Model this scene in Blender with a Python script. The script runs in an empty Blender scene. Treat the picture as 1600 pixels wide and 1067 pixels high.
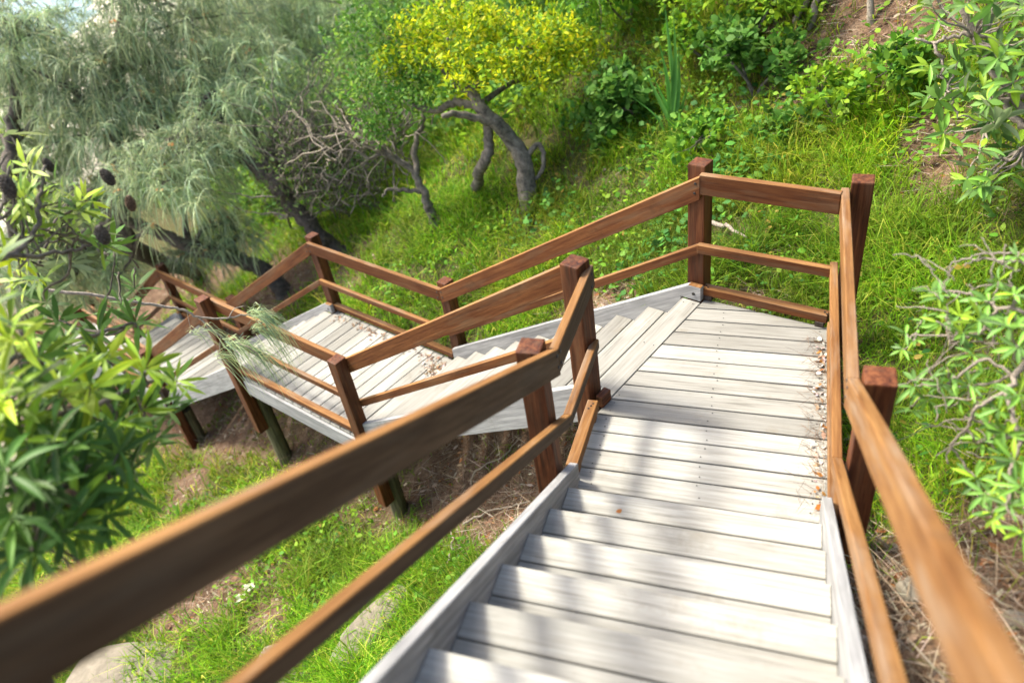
import bpy, bmesh, math, random
import numpy as np
from mathutils import Matrix, Vector

SC = bpy.context.scene
COL = SC.collection
rng = np.random.default_rng(7)
random.seed(7)

# ------------------------------------------------------------------ camera
F_PX, CAM_H = 1186.8, 3.16
YAW, PITCH, ROLL = math.radians(-23.70), math.radians(36.74), math.radians(9.91)
_f = np.array([math.sin(YAW) * math.cos(PITCH), math.cos(YAW) * math.cos(PITCH), -math.sin(PITCH)])
_r = np.array([math.cos(YAW), -math.sin(YAW), 0.0])
_d = np.cross(_f, _r)
_c, _s = math.cos(ROLL), math.sin(ROLL)
RC = np.stack([_c * _r + _s * _d, -_s * _r + _c * _d, _f])       # rows: right, down, forward
CP = np.array([0.0, 0.0, CAM_H])
cam_data = bpy.data.cameras.new('camera')
cam = bpy.data.objects.new('camera', cam_data)
COL.objects.link(cam)
cam_data.sensor_width = 36.0
cam_data.sensor_fit = 'HORIZONTAL'
cam_data.lens = F_PX / 1600 * 36
cam_data.clip_end = 3000
cam_data.clip_start = 0.05
cam_data.dof.use_dof = True
cam_data.dof.focus_distance = 5.2
cam_data.dof.aperture_fstop = 1.05
cam.matrix_world = Matrix(((RC[0][0], -RC[1][0], -RC[2][0], 0), (RC[0][1], -RC[1][1], -RC[2][1], 0),
                           (RC[0][2], -RC[1][2], -RC[2][2], CAM_H), (0, 0, 0, 1)))
SC.camera = cam

# ------------------------------------------------------------------ sky and sun
TO_SUN = Vector((-0.82, 0.12, 1.0)).normalized()
SUN_EL = math.asin(TO_SUN.z)
world = bpy.data.worlds.new('World')
SC.world = world
world.use_nodes = True
wn = world.node_tree.nodes
wn.clear()
sky = wn.new('ShaderNodeTexSky')
sky.sky_type = 'NISHITA'
sky.sun_disc = False
sky.sun_elevation = SUN_EL
sky.sun_rotation = math.atan2(TO_SUN.x, TO_SUN.y)
sky.air_density, sky.dust_density, sky.ozone_density = 1.0, 4.5, 0.6
bg = wn.new('ShaderNodeBackground')
bg.inputs['Strength'].default_value = 0.15
wo = wn.new('ShaderNodeOutputWorld')
world.node_tree.links.new(sky.outputs[0], bg.inputs[0])
world.node_tree.links.new(bg.outputs[0], wo.inputs[0])
sun_data = bpy.data.lights.new('sun', 'SUN')
sun_data.energy = 2.8
sun_data.angle = math.radians(10.0)
sun_data.color = (1.0, 0.94, 0.83)
sun = bpy.data.objects.new('sun', sun_data)
COL.objects.link(sun)
sun.rotation_euler = TO_SUN.to_track_quat('Z', 'Y').to_euler()
vs = SC.view_settings
vs.view_transform = 'Standard'
vs.look = 'None'
vs.exposure = 1.45
vs.gamma = 1.0
vs.use_curve_mapping = False
SC.render.engine = 'CYCLES'
SC.cycles.max_bounces = 6
SC.cycles.transparent_max_bounces = 8
SC.cycles.use_denoising = True

# ------------------------------------------------------------------ frames and helpers
ANG = math.radians(21.3)
DV = np.array([math.sin(ANG), math.cos(ANG)])        # along the treads of the lower flights
UV = np.array([-math.cos(ANG), math.sin(ANG)])       # down those flights
OR = np.array([-0.937, 3.33])


def SW(s, w):
    return OR + s * UV + w * DV


def ray(px, py):
    v = RC.T @ np.array([(px - 800) / F_PX, (py - 533.5) / F_PX, 1.0])
    return v / np.linalg.norm(v)


def pix(px, py, dist):
    return CP + ray(px, py) * dist


def project(P):
    c = (np.asarray(P, float) - CP) @ RC.T
    z = np.maximum(c[..., 2], 1e-3)
    return 800 + F_PX * c[..., 0] / z, 533.5 + F_PX * c[..., 1] / z, c[..., 2]


def link(o, parent=None, base=None):
    COL.objects.link(o)
    if parent is not None:
        o.parent = parent
        o.matrix_parent_inverse = parent.matrix_world.inverted() if base is None else Matrix.Translation(-Vector(base))
    return o


def tag(o, label, cat, group=None, kind=None):
    if label: o['label'] = label
    if cat: o['category'] = cat
    if group: o['group'] = group
    if kind: o['kind'] = kind
    return o


def thing(name, loc, label, cat, group=None):
    o = bpy.data.objects.new(name, None)
    o.empty_display_size = 0.1
    o.location = loc
    COL.objects.link(o)
    o['base'] = [float(v) for v in loc]
    return tag(o, label, cat, group)


def child(o, parent, mw=None):
    """link o under parent, keeping o where its own matrix puts it"""
    COL.objects.link(o)
    o.parent = parent
    chain = Vector((0, 0, 0))
    p = parent
    if mw is None:
        mw = Matrix.Identity(4)
    o.matrix_parent_inverse = WORLD[parent.name].inverted() if parent.name in WORLD else Matrix.Translation(-Vector(parent['base']))
    o.matrix_basis = mw
    WORLD[o.name] = mw.copy()
    return o


WORLD = {}


def value_noise(x, y, scale, seed=0):
    x = np.asarray(x) / scale + 1000.0
    y = np.asarray(y) / scale + 1000.0
    xi, yi = np.floor(x).astype(int), np.floor(y).astype(int)
    fx, fy = x - xi, y - yi
    fx, fy = fx * fx * (3 - 2 * fx), fy * fy * (3 - 2 * fy)

    def h(a, b):
        n = (a * 374761393 + b * 668265263 + seed * 974634777) & 0x7fffffff
        n = ((n ^ (n >> 13)) * 1274126177) & 0x7fffffff
        return ((n ^ (n >> 16)) & 0xffff) / 65535.0
    return (h(xi, yi) * (1 - fx) + h(xi + 1, yi) * fx) * (1 - fy) + (h(xi, yi + 1) * (1 - fx) + h(xi + 1, yi + 1) * fx) * fy


# ------------------------------------------------------------------ materials
def new_mat(name):
    m = bpy.data.materials.new(name)
    m.use_nodes = True
    nt = m.node_tree
    nt.nodes.clear()
    out = nt.nodes.new('ShaderNodeOutputMaterial')
    return m, nt, out


def N(nt, typ, **kw):
    n = nt.nodes.new(typ)
    for k, v in kw.items():
        if k.startswith('i_'):
            n.inputs[k[2:].replace('_', ' ')].default_value = v
        else:
            setattr(n, k, v)
    return n


def ramp(nt, stops):
    n = nt.nodes.new('ShaderNodeValToRGB')
    e = n.color_ramp.elements
    while len(e) < len(stops):
        e.new(0.5)
    for k, (p, c) in enumerate(stops):
        e[k].position = p
        e[k].color = (*c, 1) if len(c) == 3 else c
    return n


def mixc(nt, blend='MIX'):
    n = nt.nodes.new('ShaderNodeMix')
    n.data_type = 'RGBA'
    n.blend_type = blend
    return n


def wood(name, stops, rough=0.6, grain=1.0, vary=0.25, gray=None, spec=0.3, stain=None):
    """wood with its grain along the local X axis of each piece"""
    m, nt, out = new_mat(name)
    L = nt.links.new
    tc = N(nt, 'ShaderNodeTexCoord')
    oi = N(nt, 'ShaderNodeObjectInfo')
    off = N(nt, 'ShaderNodeMath', operation='MULTIPLY')
    off.inputs[1].default_value = 37.0
    L(oi.outputs['Random'], off.inputs[0])
    add = N(nt, 'ShaderNodeVectorMath', operation='ADD')
    L(tc.outputs['Object'], add.inputs[0])
    L(off.outputs[0], add.inputs[1])
    mp = N(nt, 'ShaderNodeMapping')
    mp.inputs['Scale'].default_value = (2.6, 52 * grain, 52 * grain)
    L(add.outputs[0], mp.inputs[0])
    n1 = N(nt, 'ShaderNodeTexNoise', i_Scale=1.0, i_Detail=6.0, i_Roughness=0.65)
    L(mp.outputs[0], n1.inputs['Vector'])
    mp2 = N(nt, 'ShaderNodeMapping')
    mp2.inputs['Scale'].default_value = (1.1, 5, 5)
    L(add.outputs[0], mp2.inputs[0])
    n2 = N(nt, 'ShaderNodeTexNoise', i_Scale=1.3, i_Detail=4.0, i_Distortion=0.7)
    L(mp2.outputs[0], n2.inputs['Vector'])
    a = N(nt, 'ShaderNodeMath', operation='MULTIPLY_ADD')
    a.inputs[1].default_value = 0.68
    L(n1.outputs[0], a.inputs[0])
    b = N(nt, 'ShaderNodeMath', operation='MULTIPLY')
    b.inputs[1].default_value = 0.32
    L(n2.outputs[0], b.inputs[0])
    L(b.outputs[0], a.inputs[2])
    r = ramp(nt, stops)
    L(a.outputs[0], r.inputs[0])
    # each piece its own tone
    hsv = N(nt, 'ShaderNodeHueSaturation')
    mr = N(nt, 'ShaderNodeMapRange')
    mr.inputs['To Min'].default_value = 1 - vary
    mr.inputs['To Max'].default_value = 1 + vary * 0.6
    L(oi.outputs['Random'], mr.inputs[0])
    L(mr.outputs[0], hsv.inputs['Value'])
    L(r.outputs[0], hsv.inputs['Color'])
    col = hsv.outputs[0]
    if gray:
        n3 = N(nt, 'ShaderNodeTexNoise', i_Scale=2.2, i_Detail=5.0, i_Roughness=0.6)
        mp3 = N(nt, 'ShaderNodeMapping')
        mp3.inputs['Scale'].default_value = (0.8, 6, 6)
        L(add.outputs[0], mp3.inputs[0])
        L(mp3.outputs[0], n3.inputs['Vector'])
        rr = ramp(nt, [(0.48, (0, 0, 0)), (0.72, (0.8, 0.8, 0.8))])
        L(n3.outputs[0], rr.inputs[0])
        mx = mixc(nt)
        L(rr.outputs[0], mx.inputs[0])
        L(col, mx.inputs[6])
        mx.inputs[7].default_value = (*gray, 1)
        col = mx.outputs[2]
    if stain:
        n4 = N(nt, 'ShaderNodeTexNoise', i_Scale=3.5, i_Detail=6.0, i_Roughness=0.7)
        L(add.outputs[0], n4.inputs['Vector'])
        rs = ramp(nt, [(0.58, (0, 0, 0)), (0.75, (0.6, 0.6, 0.6))])
        L(n4.outputs[0], rs.inputs[0])
        mx = mixc(nt)
        L(rs.outputs[0], mx.inputs[0])
        L(col, mx.inputs[6])
        mx.inputs[7].default_value = (*stain, 1)
        col = mx.outputs[2]
    p = N(nt, 'ShaderNodeBsdfPrincipled')
    p.inputs['Roughness'].default_value = rough
    p.inputs['Specular IOR Level'].default_value = spec
    L(col, p.inputs['Base Color'])
    bp = N(nt, 'ShaderNodeBump', i_Strength=0.6, i_Distance=0.004)
    L(n1.outputs[0], bp.inputs['Height'])
    L(bp.outputs[0], p.inputs['Normal'])
    L(p.outputs[0], out.inputs[0])
    return m


M = {}
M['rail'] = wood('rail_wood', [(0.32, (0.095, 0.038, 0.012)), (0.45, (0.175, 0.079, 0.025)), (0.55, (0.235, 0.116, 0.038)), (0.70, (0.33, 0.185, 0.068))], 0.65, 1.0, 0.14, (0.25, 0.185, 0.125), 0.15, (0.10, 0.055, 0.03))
M['rail_side_shaded'] = wood('rail_side_shaded_wood', [(0.32, (0.043, 0.014, 0.006)), (0.45, (0.10, 0.035, 0.013)), (0.55, (0.135, 0.051, 0.018)), (0.70, (0.21, 0.09, 0.034))], 0.65, 1.0, 0.16, (0.14, 0.09, 0.052), 0.12, (0.05, 0.026, 0.013))  # rail wood again, with the shade of the sides put into its colour
M['rail_dark_shaded'] = wood('rail_dark_shaded_wood', [(0.32, (0.03, 0.018, 0.010)), (0.5, (0.065, 0.041, 0.024)), (0.70, (0.12, 0.08, 0.048))], 0.7, 1.0, 0.1, (0.085, 0.068, 0.05), 0.12)  # left rail faces turned from the sun, their shade put into the colour
M['post'] = wood('post_wood', [(0.38, (0.032, 0.009, 0.004)), (0.5, (0.092, 0.028, 0.010)), (0.63, (0.175, 0.063, 0.023))], 0.6, 0.9, 0.16, (0.11, 0.055, 0.028), 0.2, (0.035, 0.013, 0.006))
M['deck'] = wood('deck_wood', [(0.33, (0.17, 0.162, 0.138)), (0.44, (0.30, 0.291, 0.253)), (0.54, (0.355, 0.348, 0.308)), (0.66, (0.43, 0.423, 0.378))], 0.85, 1.3, 0.34, (0.235, 0.23, 0.20), 0.12, (0.19, 0.165, 0.12))
M['stringer'] = wood('stringer_wood', [(0.36, (0.19, 0.19, 0.19)), (0.5, (0.30, 0.30, 0.297)), (0.64, (0.42, 0.42, 0.41))], 0.8, 1.0, 0.08, (0.21, 0.212, 0.205), 0.15, (0.14, 0.135, 0.115))
M['pole'] = wood('pole_wood', [(0.38, (0.035, 0.032, 0.018)), (0.5, (0.085, 0.078, 0.04)), (0.63, (0.17, 0.15, 0.08))], 0.8, 0.5, 0.1)
M['bearer'] = wood('bearer_wood', [(0.38, (0.03, 0.022, 0.018)), (0.63, (0.09, 0.07, 0.055))], 0.8, 0.6, 0.1)


def simple(name, color, rough=0.6, metal=0.0, noise=0.0, scale=20.0):
    m, nt, out = new_mat(name)
    p = N(nt, 'ShaderNodeBsdfPrincipled')
    p.inputs['Roughness'].default_value = rough
    p.inputs['Metallic'].default_value = metal
    if noise:
        tc = N(nt, 'ShaderNodeTexCoord')
        n = N(nt, 'ShaderNodeTexNoise', i_Scale=scale, i_Detail=6.0, i_Roughness=0.7)
        nt.links.new(tc.outputs['Object'], n.inputs['Vector'])
        lo = tuple(c * (1 - noise) for c in color)
        hi = tuple(min(1, c * (1 + noise)) for c in color)
        r = ramp(nt, [(0.3, lo), (0.7, hi)])
        nt.links.new(n.outputs[0], r.inputs[0])
        nt.links.new(r.outputs[0], p.inputs['Base Color'])
        b = N(nt, 'ShaderNodeBump', i_Strength=0.9, i_Distance=0.03)
        nt.links.new(n.outputs[0], b.inputs['Height'])
        nt.links.new(b.outputs[0], p.inputs['Normal'])
    else:
        p.inputs['Base Color'].default_value = (*color, 1)
    nt.links.new(p.outputs[0], out.inputs[0])
    return m


M['bolt'] = simple('bolt_metal', (0.035, 0.032, 0.03), 0.5, 0.6)
M['bark'] = simple('bark', (0.15, 0.13, 0.10), 0.95, 0, 0.85, 14)
M['bark_dark'] = simple('bark_dark', (0.095, 0.078, 0.062), 0.95, 0, 0.7, 18)
M['bark_pale'] = simple('bark_pale', (0.30, 0.255, 0.20), 0.85, 0, 0.35, 30)
M['twig'] = simple('twig', (0.30, 0.255, 0.19), 0.85, 0, 0.4, 40)
M['rock'] = simple('rock', (0.19, 0.165, 0.12), 0.9, 0, 0.3, 9)
M['cone'] = simple('cone', (0.15, 0.125, 0.10), 0.9, 0, 0.85, 5)
M['cone_old'] = simple('cone_old', (0.22, 0.14, 0.085), 0.9, 0, 0.7, 5)


def leafmat(name, rough=0.45, trans=0.35, under=None, spec=0.4):
    """colour of every leaf from its own 'Col' attribute; thin leaves let light through"""
    m, nt, out = new_mat(name)
    L = nt.links.new
    at = N(nt, 'ShaderNodeAttribute', attribute_name='Col')
    col = at.outputs['Color']
    if under:
        g = N(nt, 'ShaderNodeNewGeometry')
        mx = mixc(nt)
        f = N(nt, 'ShaderNodeMath', operation='MULTIPLY')
        f.inputs[1].default_value = 0.7
        L(g.outputs['Backfacing'], f.inputs[0])
        L(f.outputs[0], mx.inputs[0])
        L(col, mx.inputs[6])
        mx.inputs[7].default_value = (*under, 1)
        col = mx.outputs[2]
    p = N(nt, 'ShaderNodeBsdfPrincipled')
    p.inputs['Roughness'].default_value = rough
    p.inputs['Specular IOR Level'].default_value = spec
    L(col, p.inputs['Base Color'])
    t = N(nt, 'ShaderNodeBsdfTranslucent')
    hs = N(nt, 'ShaderNodeHueSaturation')
    hs.inputs['Value'].default_value = 1.25
    hs.inputs['Hue'].default_value = 0.485
    L(col, hs.inputs['Color'])
    L(hs.outputs[0], t.inputs['Color'])
    mi = N(nt, 'ShaderNodeMixShader')
    mi.inputs[0].default_value = trans
    L(p.outputs[0], mi.inputs[1])
    L(t.outputs[0], mi.inputs[2])
    L(mi.outputs[0], out.inputs[0])
    return m


M['leaf'] = leafmat('leaf', 0.6, 0.38, None, 0.18)
M['grass'] = leafmat('grass_blade', 0.6, 0.42, None, 0.2)
M['needle'] = leafmat('needle', 0.6, 0.25, None, 0.25)
M['banksia'] = leafmat('stiff_leaf', 0.5, 0.28, (0.24, 0.29, 0.19), 0.28)
M['litter'] = leafmat('litter_leaf', 0.8, 0.1, None, 0.1)


# ------------------------------------------------------------------ terrain
def ctrl():
    pts = []

    def a(s, w, z):
        p = SW(s, w)
        pts.append((p[0], p[1], z))
    for s, z in ((0.2, -.42), (1.5, -1.12), (2.8, -1.85), (4.0, -2.0), (4.9, -2.1), (6.2, -2.95), (7.6, -3.75), (9.6, -4.1), (12, -5.3)):
        a(s, 1.45, z)
    for s, z in ((0.4, -1.25), (1.5, -2.2), (2.8, -2.95), (4.9, -3.2), (7.57, -4.2), (9.6, -4.7), (12, -5.9)):
        a(s, -0.05, z)
    for s, z in ((0.2, -2.0), (2.2, -2.85), (4.0, -3.45), (6, -4.1), (9, -5.2)):
        a(s, -1.6, z)
    for s, z in ((3, -3.6), (7, -5.1)):
        a(s, -4.0, z)
    for s, w, z in ((3.47, 3.42, -1.0), (5.8, 3.3, -1.7), (1.8, 4.75, .25), (5, 6, -.2), (8, 4, -2.6), (10, 6, -2.8), (7, 8, -.4), (12, 9, -2.5), (3, 9, 2.1)):
        a(s, w, z)
    pts += [(.55, 2.6, -.06), (1.05, 2.7, .2), (1.2, 1.5, .75), (.6, 1.0, .55), (.55, 0, 1.0), (2, 0.5, 1.5), (1.0, 4.8, .08), (.5, 4.62, -.2), (-.3, 4.75, -.28),
            (.6, 5.7, .12), (2, 5, .95), (2.2, 3, 1.15), (0, 6.2, .05), (.1, 7.5, .55), (0, 10, 1.9), (3, 8, 2.6), (5, 5, 3.4), (4, 0, 2.8),
            (-.3, 3.6, -.85), (-.3, 2.6, -.75), (-.3, 1.2, -.1), (-.3, 0, .6), (-1.3, 2.5, -1.35), (-1.4, 1.2, -1.25), (-1.6, 0, -.9), (-1, -2, .4), (-4, -2, -2.6), (2, -3, 2.6)]
    return np.array(pts)


_CP = ctrl()
_n = len(_CP)


def _phi(r):
    return np.where(r > 1e-9, r * r * np.log(np.maximum(r, 1e-9)), 0.0)


_K = _phi(np.hypot(_CP[:, None, 0] - _CP[None, :, 0], _CP[:, None, 1] - _CP[None, :, 1])) + np.eye(_n) * 0.05
_A = np.zeros((_n + 3, _n + 3))
_A[:_n, :_n] = _K
_A[:_n, _n:] = np.c_[np.ones(_n), _CP[:, :2]]
_A[_n:, :_n] = _A[:_n, _n:].T
_W = np.linalg.solve(_A, np.r_[_CP[:, 2], 0, 0, 0])


def ground(x, y):
    x = np.asarray(x, float)
    y = np.asarray(y, float)
    sh = x.shape
    x, y = x.ravel(), y.ravel()
    out = np.empty(len(x))
    for k in range(0, len(x), 20000):
        xx, yy = x[k:k + 20000], y[k:k + 20000]
        r = np.hypot(xx[:, None] - _CP[None, :, 0], yy[:, None] - _CP[None, :, 1])
        z = _phi(r) @ _W[:_n] + _W[_n] + _W[_n + 1] * xx + _W[_n + 2] * yy
        q = np.stack([xx - OR[0], yy - OR[1]], 1)
        s, w = q @ UV, q @ DV
        zf = -0.40 * s + 0.42 * w - 1.1
        zf = -8.9 + 26.0 / (1 + np.exp(-(zf - 2.0) / 6.0)) - 1.2
        t = np.clip((np.hypot(xx + 3, yy - 4.5) - 8.0) / 8.0, 0, 1)
        t = t * t * (3 - 2 * t)
        z = z * (1 - t) + zf * t
        near = 1 - np.clip((np.hypot(xx + 3, yy - 4.5) - 15) / 10, 0, 1)
        z = z + (value_noise(xx, yy, 0.7, 3) - .5) * 0.10 * near + (value_noise(xx, yy, 0.22, 5) - .5) * 0.05 * near
        z = z + (value_noise(xx, yy, 4.0, 8) - .5) * 0.8 * t
        out[k:k + 20000] = z
    return out.reshape(sh)


def hit(px, py, tmax=60.0):
    """where the view ray through a point of the picture meets the ground"""
    v = ray(px, py)
    t = np.arange(1.0, tmax, 0.04)
    P = CP + t[:, None] * v
    g = ground(P[:, 0], P[:, 1])
    below = np.nonzero(P[:, 2] < g)[0]
    k = below[0] if len(below) else len(t) - 1
    return np.array([P[k, 0], P[k, 1], g[k]])


DIRT = [(420, 470, 1.5), (480, 425, .9), (545, 425, .5), (350, 430, 1.0), (430, 480, .9), (390, 500, .8), (470, 440, .6), (300, 640, .9), (380, 660, .8), (230, 680, .8), (760, 720, .8), (700, 700, .6), (820, 740, .6), (800, 790, .4),
        (1530, 920, .45), (1570, 820, .25), (1480, 980, .5), (1590, 1000, .6), (1420, 900, .35), (1380, 980, .5),
        (1490, 260, .35), (1440, 220, .2), (1340, 40, .9), (1400, 20, .9), (560, 440, .35), (330, 930, .7), (270, 960, .5), (430, 900, .3), (300, 760, .5), (420, 960, .35), (900, 495, .25), (960, 470, .25),
        (1180, 470, .12), (120, 560, 1.2), (60, 600, 1.2), (250, 470, 1.2)]
DSPOT = np.array([[*hit(a, b)[:2], r] for a, b, r in DIRT])


def bare(x, y):
    """0 = grassy, 1 = bare earth"""
    x = np.asarray(x, float)
    y = np.asarray(y, float)
    v = np.zeros(x.shape)
    for cx, cy, r in DSPOT:
        d = np.hypot(x - cx, y - cy) / r
        v = np.maximum(v, np.clip(1.5 - d * 1.1, 0, 1))
    q0, q1 = x - OR[0], y - OR[1]
    s, w = q0 * UV[0] + q1 * UV[1], q0 * DV[0] + q1 * DV[1]
    under = ((s > -.3) & (w > -.25) & (w < 1.35)) | ((x > -1.2) & (x < .55) & (y < 4.5))
    v = np.where(under, np.maximum(v, .55), v)
    n = value_noise(x, y, 0.5, 11) * 0.6 + value_noise(x, y, 0.17, 12) * 0.4
    v = np.clip(v + (n - .5) * 0.9 * (0.2 + 0.8 * (v > 0.05)), 0, 1)
    return v


def axis(lo, hi, f0, f1, step):
    a = list(np.arange(f0, f1 + 1e-6, step))
    d = step
    v = f0
    left = []
    while v > lo:
        d *= 1.25
        v -= d
        left.append(v)
    d = step
    v = a[-1]
    right = []
    while v < hi:
        d *= 1.25
        v += d
        right.append(v)
    return np.array(left[::-1] + a + right)


def build_terrain():
    xs = axis(-900, 300, -13.0, 5.0, 0.11)
    ys = axis(-300, 900, -1.0, 14.0, 0.11)
    X, Y = np.meshgrid(xs, ys)
    Z = ground(X, Y)
    V = np.stack([X, Y, Z], -1).reshape(-1, 3)
    ny, nx = X.shape
    i = np.arange(nx * ny).reshape(ny, nx)
    Fc = np.stack([i[:-1, :-1], i[:-1, 1:], i[1:, 1:], i[1:, :-1]], -1).reshape(-1, 4)
    me = bpy.data.meshes.new('ground')
    me.from_pydata(V.tolist(), [], Fc.tolist())
    me.polygons.foreach_set('use_smooth', np.ones(len(Fc), bool))
    b = bare(X, Y).ravel()
    at = me.attributes.new('bare', 'FLOAT', 'POINT')
    at.data.foreach_set('value', b.astype(np.float32))
    o = bpy.data.objects.new('ground', me)
    COL.objects.link(o)
    tag(o, 'brown earthy hillside falling away towards the left', 'ground', kind='structure')
    m, nt, out = new_mat('earth')
    L = nt.links.new
    tc = N(nt, 'ShaderNodeTexCoord')
    n1 = N(nt, 'ShaderNodeTexNoise', i_Scale=5.0, i_Detail=8.0, i_Roughness=0.7)
    L(tc.outputs['Object'], n1.inputs['Vector'])
    n2 = N(nt, 'ShaderNodeTexNoise', i_Scale=60.0, i_Detail=4.0, i_Roughness=0.7)
    L(tc.outputs['Object'], n2.inputs['Vector'])
    r1 = ramp(nt, [(0.3, (0.075, 0.045, 0.027)), (0.5, (0.15, 0.095, 0.06)), (0.72, (0.27, 0.195, 0.13))])
    L(n1.outputs[0], r1.inputs[0])
    r2 = ramp(nt, [(0.35, (0.35, 0.35, 0.35)), (0.5, (1, 1, 1)), (0.75, (1.7, 1.6, 1.5))])
    L(n2.outputs[0], r2.inputs[0])
    mu = mixc(nt, 'MULTIPLY')
    mu.inputs[0].default_value = 1.0
    L(r1.outputs[0], mu.inputs[6])
    L(r2.outputs[0], mu.inputs[7])
    ab = N(nt, 'ShaderNodeAttribute', attribute_name='bare')
    rg = ramp(nt, [(0.2, (0.065, 0.085, 0.022)), (0.6, (0.10, 0.085, 0.04))])
    L(n1.outputs[0], rg.inputs[0])
    fa = N(nt, 'ShaderNodeMapRange')
    fa.inputs['From Min'].default_value = 0.1
    fa.inputs['From Max'].default_value = 0.6
    L(ab.outputs['Fac'], fa.inputs[0])
    mg = mixc(nt)
    L(fa.outputs[0], mg.inputs[0])
    L(rg.outputs[0], mg.inputs[6])
    L(mu.outputs[2], mg.inputs[7])
    # beach sand low down
    sx = N(nt, 'ShaderNodeSeparateXYZ')
    L(tc.outputs['Object'], sx.inputs[0])
    fs = N(nt, 'ShaderNodeMapRange')
    fs.inputs['From Min'].default_value = -6.2
    fs.inputs['From Max'].default_value = -7.4
    L(sx.outputs['Z'], fs.inputs[0])
    ms = mixc(nt)
    L(fs.outputs[0], ms.inputs[0])
    L(mg.outputs[2], ms.inputs[6])
    ms.inputs[7].default_value = (0.62, 0.56, 0.46, 1)
    p = N(nt, 'ShaderNodeBsdfPrincipled')
    p.inputs['Roughness'].default_value = 0.95
    p.inputs['Specular IOR Level'].default_value = 0.1
    L(ms.outputs[2], p.inputs['Base Color'])
    bp = N(nt, 'ShaderNodeBump', i_Strength=0.9, i_Distance=0.03)
    L(n2.outputs[0], bp.inputs['Height'])
    L(bp.outputs[0], p.inputs['Normal'])
    L(p.outputs[0], out.inputs[0])
    me.materials.append(m)
    # the sea beyond the beach
    c = SW(32, 0)
    bm = bmesh.new()
    q = [SW(30, -600), SW(1200, -900), SW(1200, 900), SW(30, 600)]
    vsx = [bm.verts.new((a[0], a[1], -9.3)) for a in q]
    bm.faces.new(vsx)
    bmesh.ops.recalc_face_normals(bm, faces=bm.faces)
    me = bpy.data.meshes.new('sea_water')
    bm.to_mesh(me)
    o = bpy.data.objects.new('sea_water', me)
    COL.objects.link(o)
    tag(o, 'bright sea glimpsed through the trees', 'sea', kind='structure')
    m, nt, out = new_mat('sea_water')
    p = N(nt, 'ShaderNodeBsdfPrincipled')
    p.inputs['Base Color'].default_value = (0.10, 0.22, 0.26, 1)
    p.inputs['Roughness'].default_value = 0.25
    tcs = N(nt, 'ShaderNodeTexCoord')
    nn = N(nt, 'ShaderNodeTexNoise', i_Scale=0.8, i_Detail=5.0)
    nt.links.new(tcs.outputs['Object'], nn.inputs['Vector'])
    bb = N(nt, 'ShaderNodeBump', i_Strength=0.6, i_Distance=0.2)
    nt.links.new(nn.outputs[0], bb.inputs['Height'])
    nt.links.new(bb.outputs[0], p.inputs['Normal'])
    nt.links.new(p.outputs[0], out.inputs[0])
    me.materials.append(m)


build_terrain()


# ------------------------------------------------------------------ timber pieces
def solid(name, A, B, mat, parent, xdir, bevel=0.003, seg=1, label=None, mat_side=None):
    """a prism between two matching outlines, stored in a frame whose X runs along the grain"""
    A = [Vector(a) for a in A]
    B = [Vector(b) for b in B]
    c = sum(A + B, Vector()) / (2 * len(A))
    x = Vector(xdir).normalized()
    up = Vector((0, 0, 1)) if abs(x.z) < 0.9 else Vector((1, 0, 0))
    y = up.cross(x).normalized()
    z = x.cross(y)
    mw = Matrix(((x.x, y.x, z.x, c.x), (x.y, y.y, z.y, c.y), (x.z, y.z, z.z, c.z), (0, 0, 0, 1)))
    inv = mw.inverted()
    bm = bmesh.new()
    va = [bm.verts.new(inv @ a) for a in A]
    vb = [bm.verts.new(inv @ b) for b in B]
    n = len(A)
    bm.faces.new(va)
    bm.faces.new(vb[::-1])
    for k in range(n):
        bm.faces.new((va[k], vb[k], vb[(k + 1) % n], va[(k + 1) % n]))
    bmesh.ops.recalc_face_normals(bm, faces=bm.faces)
    if bevel:
        bmesh.ops.bevel(bm, geom=list(bm.edges), offset=bevel, segments=seg, affect='EDGES', profile=0.6)
    me = bpy.data.meshes.new(name)
    bm.to_mesh(me)
    bm.free()
    me.materials.append(M[mat])
    if mat_side:                                  # light and shade put into the colours: lighter top, darker sides
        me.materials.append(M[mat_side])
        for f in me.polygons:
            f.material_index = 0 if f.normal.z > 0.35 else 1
    o = bpy.data.objects.new(name, me)
    child(o, parent, mw)
    if label: o['label'] = label
    return o


def plank(name, poly, ztop, thick, mat, parent, dirv, bevel=0.003):
    A = [(p[0], p[1], ztop - thick) for p in poly]
    B = [(p[0], p[1], ztop) for p in poly]
    return solid(name, A, B, mat, parent, (dirv[0], dirv[1], 0), bevel)


def rail(name, a, b, za, zb, h, t, mat, parent, bevel=0.004, cut_a=None, cut_b=None, side=None):
    """rail from plan point a (top za) to b (top zb): t thick, h deep, ends cut plumb"""
    a, b = np.array(a, float), np.array(b, float)
    e = (b - a) / np.linalg.norm(b - a)
    n = np.array([-e[1], e[0]])
    hv = h * math.sqrt(1 + ((zb - za) / np.linalg.norm(b - a)) ** 2)
    slope = (zb - za) / np.linalg.norm(b - a)

    def end(p, zt, cut):
        k = 0.0 if cut is None else cut          # mitre: shift along e per unit across n
        r = []
        for sgn, dz in ((1, 0), (-1, 0), (-1, -hv), (1, -hv)):
            sh = k * sgn * t / 2
            q = p + n * sgn * t / 2 + e * sh
            r.append((q[0], q[1], zt + slope * sh + dz))
        return r
    return solid(name, end(a, za, cut_a), end(b, zb, cut_b), mat, parent, (e[0], e[1], slope), bevel, mat_side=side)


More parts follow.
